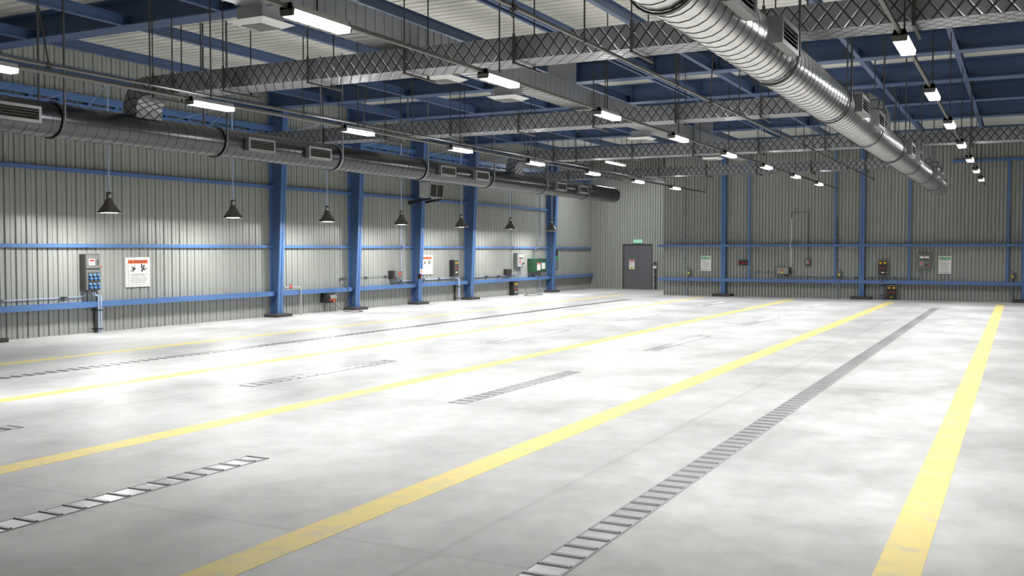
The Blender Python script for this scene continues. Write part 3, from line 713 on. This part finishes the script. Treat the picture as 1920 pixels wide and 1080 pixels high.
# column-mounted stop station
t = thing('stop_station', 'black stop button box with a red and white plate on the air-conditioning column', 'switch', (-19.55, 30.95, .92))
MB().box(-19.69, -19.56, 30.89, 30.968, .93, 1.12).build('box', 'black', t, bevel=.006)
MB().lathe([(.03, 0), (.03, .03)], (-19.56, 30.93, 1.06), 'x', n=12).build('stop_button', 'red', t, smooth=40)
MB().lathe([(.022, 0), (.022, .02)], (-19.56, 30.93, .98), 'x', n=12).build('reset_button', 'yellow', t, smooth=40)
pl = MB().box(-19.645, -19.635, 31.0, 31.17, 1.12, 1.29).build('sign_plate', 'white', t)
MB().box(-19.635, -19.633, 31.05, 31.12, 1.15, 1.26).build('plate_print', 'red', pl)
# conduit, black panel
t = thing('low_conduit', 'pale conduit running to the black control panel above the lowest rail', 'conduit', (-19.95, 32.5, .89))
MB().tube([(-19.96, 31.25, .885), (-19.96, 33.72, .895), (-19.93, 33.78, .91), (-19.90, 33.80, .975)], .016, 8).build('conduit', 'cond', t, smooth=40)
for yy in (31.75, 32.85): MB().box(-20, -19.935, yy-.05, yy+.05, .865, .915).build('clip', 'black', t)
def lamp_panel_left(x1, y0, y1, z0, z1, label, mat='black', lights=True, name='control_panel'):
    t = thing(name, label, 'control panel', (-19.88, (y0+y1)/2, z0))
    MB().box(-20.0, x1-.02, y0, y1, z0, z1).build('cabinet', mat, t, bevel=.006)
    h = z1-z0; w = y1-y0
    d = MB().box(x1-.02, x1, y0+.02, y1-.02, z0+.02, z1-.02).build('door', 'dark' if mat == 'black' else mat, t, bevel=.004)
    for k in (0, 1): MB().box(x1, x1+.012, y0+w*(.25+.35*k), y0+w*(.43+.35*k), z1-.25*h, z1-.12*h).build('indicator_lamp', 'amber', d)
    for k in range(4): MB().lathe([(.018, 0), (.018, .02)], (x1, y0+w*(.2+.2*k), z1-.52*h), 'x', n=10).build('push_button', 'red', d)
    MB().box(x1, x1+.004, y0+w*.3, y0+w*.7, z1-.8*h, z1-.72*h).build('name_plate', 'signgrey', d)
    return t
lamp_panel_left(-19.78, 33.70, 34.08, .97, 1.60, 'black control panel with amber lamps left of the fourth full column')
twin_pipe('floor_pipes', 'pair of pale pipes dropping from the black control panel to the floor', -19.72, (33.87, 33.93), .97, 0, .08, 34.08)
t = thing('low_conduit', 'pale conduit with black clips running from the fourth full column to the grey cabinet', 'conduit', (-19.95, 37, .89))
MB().tube([(-19.955, 34.1, .90), (-19.955, 34.84, .90)], .014, 8).tube([(-19.955, 35.12, .885), (-19.955, 39.3, .91), (-19.93, 39.36, .93)], .016, 8).build('conduit', 'conddk', t, smooth=40)
for yy in (35.5, 36.7, 37.8, 38.9): MB().box(-20, -19.93, yy-.12, yy+.03, .865, .915).build('clip', 'black', t)
t = thing('switch_box', 'small black switch box above the low conduit left of the grey cabinet', 'switch', (-19.93, 38.6, .9))
MB().box(-20, -19.86, 38.32, 38.80, .93, 1.16).build('box', 'black', t, bevel=.008)
MB().lathe([(.07, 0), (.07, .05), (.04, .07)], (-19.93, 38.80, 1.05), 'y', n=12).build('knob', 'black', t, smooth=40)
tag(MB().tube([(-19.965, 39.0, 5.0), (-19.965, 39.0, 2.2), (-19.88, 39.0, 2.15), (-19.88, 39.0, 2.04), (-19.965, 39.0, 2.0), (-19.965, 38.97, 1.15), (-19.95, 38.9, 1.1)], .016, 8).build('wall_conduit', 'conddk', smooth=40), 'upright conduit rising above the small black switch box', 'conduit')
t = thing('meter_cabinet', 'pale grey cabinet with white meters between the black switch box and the green box', 'electrical cabinet', (-19.9, 39.6, 1.2))
MB().box(-20, -19.85, 39.28, 39.99, 1.22, 1.86).build('cabinet', 'panel', t, bevel=.01)
d = MB().box(-19.85, -19.83, 39.32, 39.95, 1.25, 1.83).build('door', 'panellt', t, bevel=.005)
for k in range(2): MB().box(-19.83, -19.81, 39.50+.17*k, 39.65+.17*k, 1.66, 1.74).build('meter', 'white', d)
MB().box(-19.83, -19.81, 39.49, 39.83, 1.62, 1.65).build('meter_shelf', 'black', d)
MB().box(-19.83, -19.825, 39.52, 39.62, 1.42, 1.54).build('notice', 'red', d)
MB().lathe([(.035, 0), (.035, .05)], (-19.83, 39.82, 1.40), 'x', n=12).box(-19.79, -19.77, 39.76, 39.9, 1.38, 1.42).build('rotary_switch', 'black', d)
MB().tube([(-19.90, 39.55, 1.22), (-19.90, 39.55, .92), (-19.93, 39.5, .9)], .02, 8).tube([(-19.90, 39.72, 1.22), (-19.90, 39.72, .9), (-19.93, 39.66, .88)], .02, 8).build('pipe', 'conddk', t, smooth=40)
lamp_panel_left(-19.78, 38.85, 39.28, 0, .60, 'low black cabinet standing on the floor under the grey meter cabinet', name='floor_cabinet')
tag(MB().tube([(-19.9, 40.2, .30), (-19.85, 40.25, .05), (-19.7, 40.1, .012), (-19.35, 39.0, .012), (-19.1, 38.75, .012), (-18.9, 39.1, .012), (-18.85, 39.8, .012), (-19.1, 40.35, .012), (-19.5, 40.5, .012), (-19.8, 40.4, .012)], .014, 6).build('floor_cable', 'rod', smooth=True), 'dark cable coiled on the floor right of the low black cabinet', 'cable')
t = thing('green_box', 'dark green electrical box with two printed labels left of the farthest column', 'electrical box', (-19.85, 41.3, .97))
MB().box(-20, -19.72, 40.62, 42.10, .98, 1.60).build('cabinet', 'green', t, bevel=.012)
d = MB().box(-19.72, -19.70, 40.66, 42.06, 1.01, 1.57).build('door', 'green', t, bevel=.006)
l = MB().box(-19.70, -19.697, 41.04, 41.40, 1.07, 1.40).build('label_plate', 'white', d); MB().box(-19.697, -19.695, 41.05, 41.39, 1.33, 1.39).build('label_band', 'red', l)
mb = MB()
for k in range(5): mb.box(-19.697, -19.695, 41.07, 41.2, 1.10+.045*k, 1.12+.045*k).box(-19.697, -19.695, 41.25, 41.36, 1.10+.045*k, 1.13+.045*k)
mb.build('label_print', 'inkgrey', l)
l = MB().box(-19.70, -19.697, 41.52, 41.90, 1.12, 1.42).build('label_plate', 'white', d); MB().box(-19.697, -19.695, 41.53, 41.89, 1.38, 1.415).build('label_band', 'sblue', l)
mb = MB()
for k in range(5): mb.box(-19.697, -19.695, 41.56, 41.68, 1.15+.04*k, 1.165+.04*k).box(-19.697, -19.695, 41.73, 41.86, 1.15+.04*k, 1.165+.04*k)
mb.build('label_print', 'inkgrey', l)
t = thing('riser_pipe', 'pale blue pipe rising from the green box past the rails and down to the floor', 'pipe', (-19.75, 41.2, 0))
MB().tube([(-19.75, 41.39, 5.3), (-19.75, 41.39, 2.16), (-19.80, 41.36, 2.10), (-19.85, 41.2, 2.06), (-19.86, 41.12, 2.0), (-19.86, 41.12, 1.60)], .026, 8).build('upper_pipe', 'conddk', t, smooth=40)
MB().tube([(-19.86, 41.12, .98), (-19.86, 41.12, .86), (-19.80, 41.2, .80), (-19.745, 41.38, .76), (-19.74, 41.40, .70), (-19.74, 41.40, 0)], .026, 8).build('lower_pipe', 'conddk', t, smooth=40)
tag(MB().tube([(-19.93, 42.95, .83), (-19.88, 43.05, .83), (-19.75, 43.12, .80), (-19.74, 43.14, .74), (-19.74, 43.14, 0)], .022, 8).build('stub_pipe', 'conddk', smooth=40), 'short bent pipe just beyond the farthest column', 'pipe')
t = thing('notice_sign', 'thin dark notice with a green header beyond the farthest column', 'sign', (-19.98, 43.75, 1.06))
MB().box(-20, -19.975, 43.50, 44.0, 1.06, 1.71).build('board', 'panel', t); MB().box(-19.975, -19.972, 43.53, 43.97, 1.57, 1.68).build('header', 'sgreen', t)
tag(MB().box(-19.60, -19.55, 42.905, 42.99, 1.72, 2.0).box(-19.64, -19.60, 42.90, 42.93, 1.8, 1.9).build('black_fitting', 'black'), 'slim black fitting on the side of the farthest column', 'fitting')

# air-conditioning unit on the third full column
t = thing('air_conditioner', 'boxy pale grey air-conditioning unit bracketed to a blue column under the round duct', 'air conditioner', (-19.28, 31.2, 3.87))
ya, yb = 30.70, 31.70
MB().prism([(-19.48, 3.90), (-19.085, 3.88), (-19.03, 4.44), (-19.48, 4.47)], 'y', ya, yb).build('casing', 'sheetlt', t, bevel=.01)
def FX(z): return -19.085+(z-3.88)*(.055/.56)
mb = MB()
def fr(y0, y1, z0, z1, d=.025, mb=mb): mb.hexa([(FX(z0), y0, z0), (FX(z0)+d, y0, z0), (FX(z0)+d, y1, z0), (FX(z0), y1, z0)], [(FX(z1), y0, z1), (FX(z1)+d, y0, z1), (FX(z1)+d, y1, z1), (FX(z1), y1, z1)])
fr(ya, yb, 3.885, 3.94); fr(ya, yb, 4.37, 4.43); fr(ya, ya+.07, 3.94, 4.37); fr(yb-.07, yb, 3.94, 4.37); fr(31.18, 31.22, 3.94, 4.37)
mb.build('grille_frame', 'panellt', t)
mb = MB(); fr(ya+.06, yb-.06, 3.93, 4.38, .004, mb); mb.build('grille_backing', 'black', t)
mb = MB()
for k in range(8): fr(ya+.07, yb-.07, 3.96+.052*k, 3.975+.052*k, .016, mb)
mb.build('louvre', 'dark', t)
for yy in (30.80, 31.52): MB().prism([(-20.0, 3.66), (-20.0, 3.78), (-19.05, 3.885), (-19.05, 3.83), (-19.6, 3.74)], 'y', yy-.03, yy+.03).build('bracket_arm', 'black', t)
MB().tube([(-19.9, 30.55, 3.72), (-19.75, 30.6, 3.58), (-19.6, 30.66, 3.53), (-19.5, 30.72, 3.60), (-19.42, 30.78, 3.88)], .009, 6).build('drain_hose', 'rod', t, smooth=True)

# ------------------------------------------------------------------ exit recess
XD0, XD1 = -18.17, -16.6
t = struct(thing('door_1', 'dark grey double exit door under the green exit sign', 'door', ((XD0+XD1)/2, YR+.05, 0)))
mb = MB().box(XD0-.0, XD0+.03, YR-.01, YR+.16, 0, 2.30).box(XD1-.03, XD1, YR-.01, YR+.16, 0, 2.30).box(XD0+.03, XD1-.03, YR-.01, YR+.16, 2.27, 2.30)
mb.build('door_frame', 'dark', t)
xm = (XD0+XD1)/2
MB().box(XD0+.03, xm-.004, YR+.05, YR+.10, .01, 2.27).build('door_leaf', 'door', t); MB().box(xm+.004, XD1-.03, YR+.05, YR+.10, .01, 2.27).build('door_leaf', 'door', t)
MB().box(XD0+.03, XD1-.03, YR+.10, YR+.14, .0, 2.27).build('door_rebate', 'ink', t)
t = thing('door_notice', 'small white safety notice with a yellow triangle on the left leaf of the exit door', 'sign', (-17.70, YR+.045, 1.02))
MB().box(-17.85, -17.56, YR+.044, YR+.05, 1.02, 1.49).build('board', 'white', t)
MB().box(-17.83, -17.58, YR+.042, YR+.044, 1.40, 1.47).build('header', 'red', t)
MB().prism([(-17.81, 1.04), (-17.60, 1.04), (-17.705, 1.20)], 'y', YR+.042, YR+.044).build('warning_triangle', 'yellow', t)
mb = MB()
for k, w in enumerate((.17, .12, .2, .16)): mb.box(-17.82, -17.82+w, YR+.042, YR+.044, 1.355-.035*k, 1.37-.035*k)
mb.build('print', 'inkgrey', t)
MB().prism([(-17.73, 1.06), (-17.68, 1.06), (-17.70, 1.15)], 'y', YR+.040, YR+.042).build('triangle_symbol', 'ink', t)
t = thing('exit_sign', 'green lit exit sign above the double door', 'exit sign', (-17.35, YR-.03, 2.34))
MB().box(-17.58, -17.11, YR-.05, YR, 2.34, 2.53).build('box', 'exit', t, bevel=.005)
text('exit_lettering', 'EXIT', .17, (-17.33, YR-.052, 2.435), RB, 'white', t, w=.30, bold=.003)
mb = MB().box(-17.56, -17.53, YR-.053, YR-.05, 2.36, 2.51).box(-17.165, -17.135, YR-.053, YR-.05, 2.36, 2.51); mb.build('sign_stripe', 'white', t)
t = thing('card_reader', 'grey access reader on a dark post strip right of the exit door', 'card reader', (-16.42, YR-.05, 0))
MB().box(-16.48, -16.36, YR-.03, YR, 0, 1.06).build('post_strip', 'black', t)
MB().prism([(YR-.10, 1.20), (YR, 1.20), (YR, 1.41), (YR-.05, 1.42)], 'x', -16.54, -16.31).build('screen_head', 'panellt', t, bevel=.006)
MB().hexa([(-16.51, YR-.106, 1.235), (-16.34, YR-.106, 1.235), (-16.34, YR-.096, 1.235), (-16.51, YR-.096, 1.235)], [(-16.51, YR-.066, 1.395), (-16.34, YR-.066, 1.395), (-16.34, YR-.056, 1.395), (-16.51, YR-.056, 1.395)]).build('screen', 'black', t)
MB().box(-16.53, -16.35, YR-.07, YR, 1.06, 1.18).build('keypad', 'white', t, bevel=.008)
for z in (.25, .75): MB().lathe([(.025, 0), (.025, .02)], (-16.42, YR-.05, z), 'y', n=10).build('screw_cap', 'panellt', t)

# ------------------------------------------------------------------ far wall steelwork
def back_column(x, w, label):
    t = thing('steel_column', label, 'column', (x, YB-.2, 0), 'blue columns along the far wall', 'thing')
    MB().box(x-.40, x+.40, YB-.46, YB, 0, .11).build('plinth', 'plinth', t, bevel=.008)
    MB().box(x-.14, x+.14, YB-.30, YB-.02, .11, .125).build('base_plate', 'navy', t)
    MB().box(x-w, x-.015, YB-.22, YB-.20, .125, 6.19).box(x+.015, x+w, YB-.22, YB-.20, .125, 6.19).build('front_flange', 'blue', t)
    MB().box(x-.012, x+.012, YB-.20, YB-.02, .125, 6.19).build('web', 'navy', t)
    MB().box(x-w, x+w, YB-.02, YB, .125, 6.19).build('rear_flange', 'navy', t)
back_column(-11.46, .098, 'blue column on the far wall right of the first safety board')
back_column(-5.76, .09, 'blue column on the far wall left of the amber-lamp panel')
back_column(.12, .1, 'blue column at the far right edge of the picture')
for x, l in ((-10.36, 'slim blue stud beside the triple red buttons'), (-6.83, 'slim blue stud left of the second far wall column'), (-3.98, 'slim blue stud left of the grey meter panel'), (-.47, 'slim blue stud near the right edge of the picture')):
    tag(MB().box(x-.042, x+.042, YB-.12, YB-.10, .75, 5.42 if x > -1 else 6.3).box(x-.008, x+.008, YB-.10, YB, .75, 5.42 if x > -1 else 6.3).build('wall_stud', 'blue'), l, 'wall stud', 'blue studs on the far wall', 'thing')
mb = MB().box(-14.38, 8.9, YB-.24, YB, .755, .775).box(-14.38, 8.9, YB-.24, YB-.22, .635, .755).box(-14.38, 8.9, YB-.22, YB, .635, .65)
tag(mb.build('wall_rail', 'blue'), 'lowest blue rail along the far wall, sticking out past its corner', 'wall rail', 'blue far wall rails', 'thing')
tag(MB().box(-14.42, 8.9, YB-.24, YB-.22, 2.13, 2.235).box(-14.42, 8.9, YB-.22, YB, 2.13, 2.145).build('wall_rail', 'blue'), 'blue rail across the far wall just above the safety boards', 'wall rail', 'blue far wall rails', 'thing')
tag(MB().box(-2.45, 8.9, YB-.10, YB, 5.40, 5.50).build('wall_rail', 'blue'), 'highest blue rail on the far wall, right side only', 'wall rail', 'blue far wall rails', 'thing')

# things on the far wall
def valve(x, xp, ztop, label, mat='conddk'):
    t = thing('valve_station', label, 'valve', (x, YB-.1, 0))
    MB().tube([(xp, YB-.03, ztop), (xp, YB-.03, 1.30), (xp+.01, YB-.04, 1.22), (xp+.12, YB-.07, 1.19), (x+.01, YB-.09, 1.14), (x, YB-.09, 1.06)], .020, 8).build('upper_pipe', mat, t, smooth=40)
    MB().tube([(x, YB-.09, .90), (x, YB-.09, .86), (x, YB-.20, .82), (x-.01, YB-.262, .79), (x-.02, YB-.265, .70), (x-.02, YB-.265, 0)], .020, 8).build('lower_pipe', mat, t, smooth=40)
    MB().lathe([(.03, 0), (.045, .02), (.045, .10), (.055, .12), (.03, .2)], (x, YB-.09, .88), n=12).build('valve_body', 'panel', t, smooth=40)
    MB().box(x-.035, x+.035, YB-.155, YB-.13, .94, 1.02).build('valve_tag', 'yellow', t)
    MB().tube([(x+.045, YB-.06, 1.14), (x+.11, YB-.05, 1.08), (x+.11, YB-.05, .86)], .012, 6).build('handle', 'black', t)
    for z in ((2.6, 1.6) if ztop > 2 else (1.3,)): MB().box(xp-.03, xp+.03, YB-.055, YB, z-.02, z+.02).build('clip', 'black', t)
valve(-13.0, -13.2, 5.6, 'valve with a yellow tag and tall thin pipe left of the first safety board')
valve(-6.64, -6.74, 3.3, 'valve with a yellow tag beside the stud left of the second far wall column')
valve(-.29, -.42, 3.3, 'valve with a yellow tag near the right edge of the picture')
def safety_sign(x0, x1, z0, z1, label):
    t = thing('safety_sign', label, 'sign', ((x0+x1)/2, YB-.02, z0))
    w, h = x1-x0, z1-z0; yf = YB-.028
    MB().box(x0, x1, yf, YB, z0, z1).build('board', 'white', t, bevel=.003)
    MB().box(x0+.07*w, x1-.07*w, yf-.002, yf, z1-.22*h, z1-.055*h).build('header', 'sgreen', t)
    text('header_lettering', 'SAFETY FIRST', .07, ((x0+x1)/2, yf-.003, z1-.145*h), RB, 'white', t, w=.80*w, bold=.0012)
    mb = MB(); rr = random.Random(5)
    for k in range(9):
        a = x0+(.10 if k in (0,) else .17)*w; end = x0+w*(.55+.35*rr.random())
        while a < end:
            b = min(end, a+w*(.05+.09*rr.random())); z = z1-(.29+.063*k)*h; mb.box(a, b, yf-.0015, yf, z-.012, z+.004); a = b+w*.02
    mb.build('body_print', 'inkgrey', t)
    mb = MB(); a = x0+.09*w
    while a < x1-.16*w: mb.box(a, a+.07*w, yf-.0015, yf, z0+.075*h, z0+.105*h); a += .085*w
    mb.build('footer_print', 'ink', t)
safety_sign(-12.50, -12.03, 1.08, 1.74, 'white safety board with green header near the exit, left on the far wall')
safety_sign(-2.91, -2.44, 1.06, 1.76, 'white safety board with green header right of the grey meter panel')
t = thing('button_station', 'three red buttons on a grey rack left of a slim blue stud', 'push-button station', (-10.62, YB-.05, 1.32))
MB().box(-10.83, -10.42, YB-.06, YB, 1.56, 1.59).box(-10.83, -10.42, YB-.06, YB, 1.32, 1.35).box(-10.83, -10.42, YB-.02, YB, 1.35, 1.56).build('mounting_rack', 'panel', t)
for k in range(3):
    x = -10.77+.135*k
    b = MB().box(x-.05, x+.05, YB-.08, YB-.02, 1.36, 1.55).build('button_box', 'black', t)
    MB().lathe([(.03, 0), (.04, -.03), (.03, -.045)], (x, YB-.08, 1.43), 'y', n=12).build('push_button', 'red', b, smooth=40)
t = thing('junction_box', 'grey junction box with a red symbol on the far wall right of the triple buttons', 'junction box', (-8.95, YB-.1, .97))
MB().box(-9.22, -8.68, YB-.16, YB, .96, 1.27).build('box', 'panel', t, bevel=.012)
MB().box(-9.17, -8.74, YB-.175, YB-.16, 1.01, 1.25).build('lid', 'panellt', t, bevel=.005)
MB().prism([(-9.0, 1.10), (-8.90, 1.10), (-8.95, 1.23)], 'y', YB-.178, YB-.175).build('symbol', 'red', t)
MB().box(-9.03, -8.88, YB-.178, YB-.175, 1.035, 1.075).build('symbol_plate', 'yellow', t)
MB().box(-8.68, -8.62, YB-.12, YB, .98, 1.27).build('switch', 'black', t)
MB().torus((-8.57, YB-.06, 1.08), .06, .008, 'y', 18, 6).build('cable_loop', 'black', t)
MB().tube([(-8.95, YB-.08, .97), (-8.85, YB-.06, .92), (-8.70, YB-.03, .885)], .012, 6).build('cable_tail', 'black', t)
tag(MB().tube([(-8.6, YB-.05, 3.33), (-8.6, YB-.05, 2.30), (-8.6, YB-.26, 2.26), (-8.6, YB-.26, 2.11), (-8.6, YB-.05, 2.06), (-8.6, YB-.05, 1.36), (-8.62, YB-.06, 1.28)], .022, 8).build('bright_conduit', 'signgrey', smooth=40), 'bright upright conduit above the far wall junction box', 'conduit')
tag(MB().tube([(-8.6, YB-.02, 3.34), (-8.6, YB-.02, 3.57), (-7.9, YB-.02, 3.57), (-7.9, YB-.02, 1.62)], .014, 6).build('thin_conduit', 'rod'), 'thin dark conduit bent like a doorway beside the bright conduit', 'conduit')
t = thing('isolator', 'small grey isolator with a red handle under the thin dark conduit', 'switch', (-7.9, YB-.06, 1.35))
MB().box(-8.02, -7.79, YB-.10, YB, 1.34, 1.62).build('switch_box', 'dark', t, bevel=.008)
MB().box(-7.99, -7.87, YB-.115, YB-.10, 1.40, 1.58).build('face_plate', 'panellt', t); MB().box(-7.87, -7.83, YB-.13, YB-.10, 1.42, 1.52).build('handle', 'red', t)
t = thing('long_conduit', 'thin pale conduit along the far wall above the lowest rail', 'conduit', (-8, YB-.03, .89))
MB().tube([(-10.25, YB-.03, 1.065), (-9.22, YB-.03, 1.065)], .011, 6).tube([(-8.75, YB-.03, .885), (-3.54, YB-.03, .885), (-3.54, YB-.03, 1.26)], .014, 6).build('conduit', 'conddk', t)
for x in (-10.0, -9.55): MB().box(x-.02, x+.02, YB-.05, YB, 1.035, 1.095).build('clip', 'black', t)
for x in (-7.9, -6.9, -6.0, -5.4, -4.5): MB().box(x-.03, x+.03, YB-.05, YB, .86, .91).build('clip', 'black', t)
def lamp_panel_back(x0, x1, z0, z1, dep, label, name, bottom):
    t = thing(name, label, 'control panel', ((x0+x1)/2, YB-dep/2, z0)); yf = YB-dep; w, h = x1-x0, z1-z0
    MB().box(x0, x1, yf+.02, YB, z0, z1).build('cabinet', 'panel', t, bevel=.008)
    d = MB().box(x0+.03, x1-.03, yf, yf+.02, z0+.035, z1-.05).build('door', 'black', t, bevel=.004)
    for k in (0, 1):
        b = MB().box(x0+w*(.16+.42*k), x0+w*(.40+.42*k), yf-.012, yf, z1-.27*h, z1-.14*h).build('indicator_lamp', 'amber', d)
    for k in range(4): MB().lathe([(.022, 0), (.022, -.02)], (x0+w*(.2+.19*k), yf, z1-.50*h), 'y', n=10).build('push_button', 'red', d)
    if bottom == 'plate':
        MB().box(x0+w*.36, x0+w*.64, yf-.004, yf, z0+.18*h, z0+.24*h).build('name_plate', 'signgrey', d)
        MB().lathe([(.018, 0), (.018, -.02)], (x0+w*.78, yf, z0+.22*h), 'y', n=10).build('key_switch', 'amber', d)
    else:
        MB().box(x0+w*.22, x0+w*.78, yf-.004, yf, z0+.12*h, z0+.24*h).build('name_plate', 'green', d)
        MB().lathe([(.035, 0), (.035, -.02)], (x0+w*.5, yf-.004, z0+.18*h), 'y', n=12).build('key_switch', 'amber', d)
lamp_panel_back(-5.15, -4.76, .95, 1.61, .20, 'grey-framed control panel with two amber lamps on the far wall', 'control_panel', 'plate')
lamp_panel_back(-4.82, -4.40, 0, .60, .20, 'control cabinet with two amber lamps standing on the floor at the far wall', 'floor_cabinet', 'green')
t = thing('floor_pipes', 'pair of pipes from the far wall amber-lamp panel to the floor', 'pipe', (-4.98, YB-.26, 0))
for x in (-5.02, -4.93): MB().tube([(x, YB-.10, .95), (x, YB-.10, .86), (x, YB-.22, .83), (x, YB-.265, .79), (x, YB-.265, 0)], .018, 8).build('pipe', 'conddk', t, smooth=40)
for z in (.18, .56): MB().box(-5.06, -4.89, YB-.29, YB, z-.012, z+.012).build('clamp', 'black', t)
t = thing('meter_cabinet', 'square grey panel with two white meters left of the right safety board', 'electrical panel', (-3.4, YB-.1, 1.25))
MB().box(-3.67, -3.15, YB-.18, YB, 1.25, 1.86).build('cabinet', 'panel', t, bevel=.01)
d = MB().box(-3.64, -3.18, YB-.20, YB-.18, 1.29, 1.81).build('door', 'panel', t, bevel=.006)
for k in range(2): MB().box(-3.57+.18*k, -3.42+.18*k, YB-.215, YB-.20, 1.66, 1.75).build('meter', 'white', d)
MB().box(-3.58, -3.23, YB-.22, YB-.20, 1.62, 1.65).build('meter_shelf', 'black', d)
n_ = MB().box(-3.56, -3.46, YB-.206, YB-.20, 1.41, 1.53).build('notice', 'white', d); MB().box(-3.545, -3.475, YB-.208, YB-.206, 1.42, 1.515).build('notice_print', 'red', n_)
MB().lathe([(.035, 0), (.035, -.04)], (-3.34, YB-.20, 1.40), 'y', n=12).build('rotary_switch', 'black', d); MB().lathe([(.028, 0), (.03, -.05)], (-3.26, YB-.20, 1.40), 'y', n=12).build('emergency_stop', 'red', d)

# ------------------------------------------------------------------ light and camera
w = bpy.data.worlds.new('World'); bpy.context.scene.world = w; w.use_nodes = True
w.node_tree.nodes['Background'].inputs[0].default_value = (.6, .65, .7, 1); w.node_tree.nodes['Background'].inputs[1].default_value = .1
cam = bpy.data.cameras.new('camera'); co = bpy.data.objects.new('camera', cam); C.objects.link(co)
cam.lens = 35; cam.sensor_width = 36; cam.clip_start = .05; cam.clip_end = 300
co.location = (0, 0, 2.0); co.rotation_euler = (math.radians(90-2.194), 0, math.radians(27.09))
sc = bpy.context.scene; sc.camera = co
sc.view_settings.view_transform = 'Standard'; sc.view_settings.look = 'None'; sc.view_settings.gamma = 1; sc.view_settings.use_curve_mapping = False
sc.view_settings.exposure = 0.0
sc.cycles.use_denoising = True; sc.cycles.max_bounces = 8; sc.cycles.diffuse_bounces = 5; sc.cycles.glossy_bounces = 4
sc.cycles.sample_clamp_indirect = 10
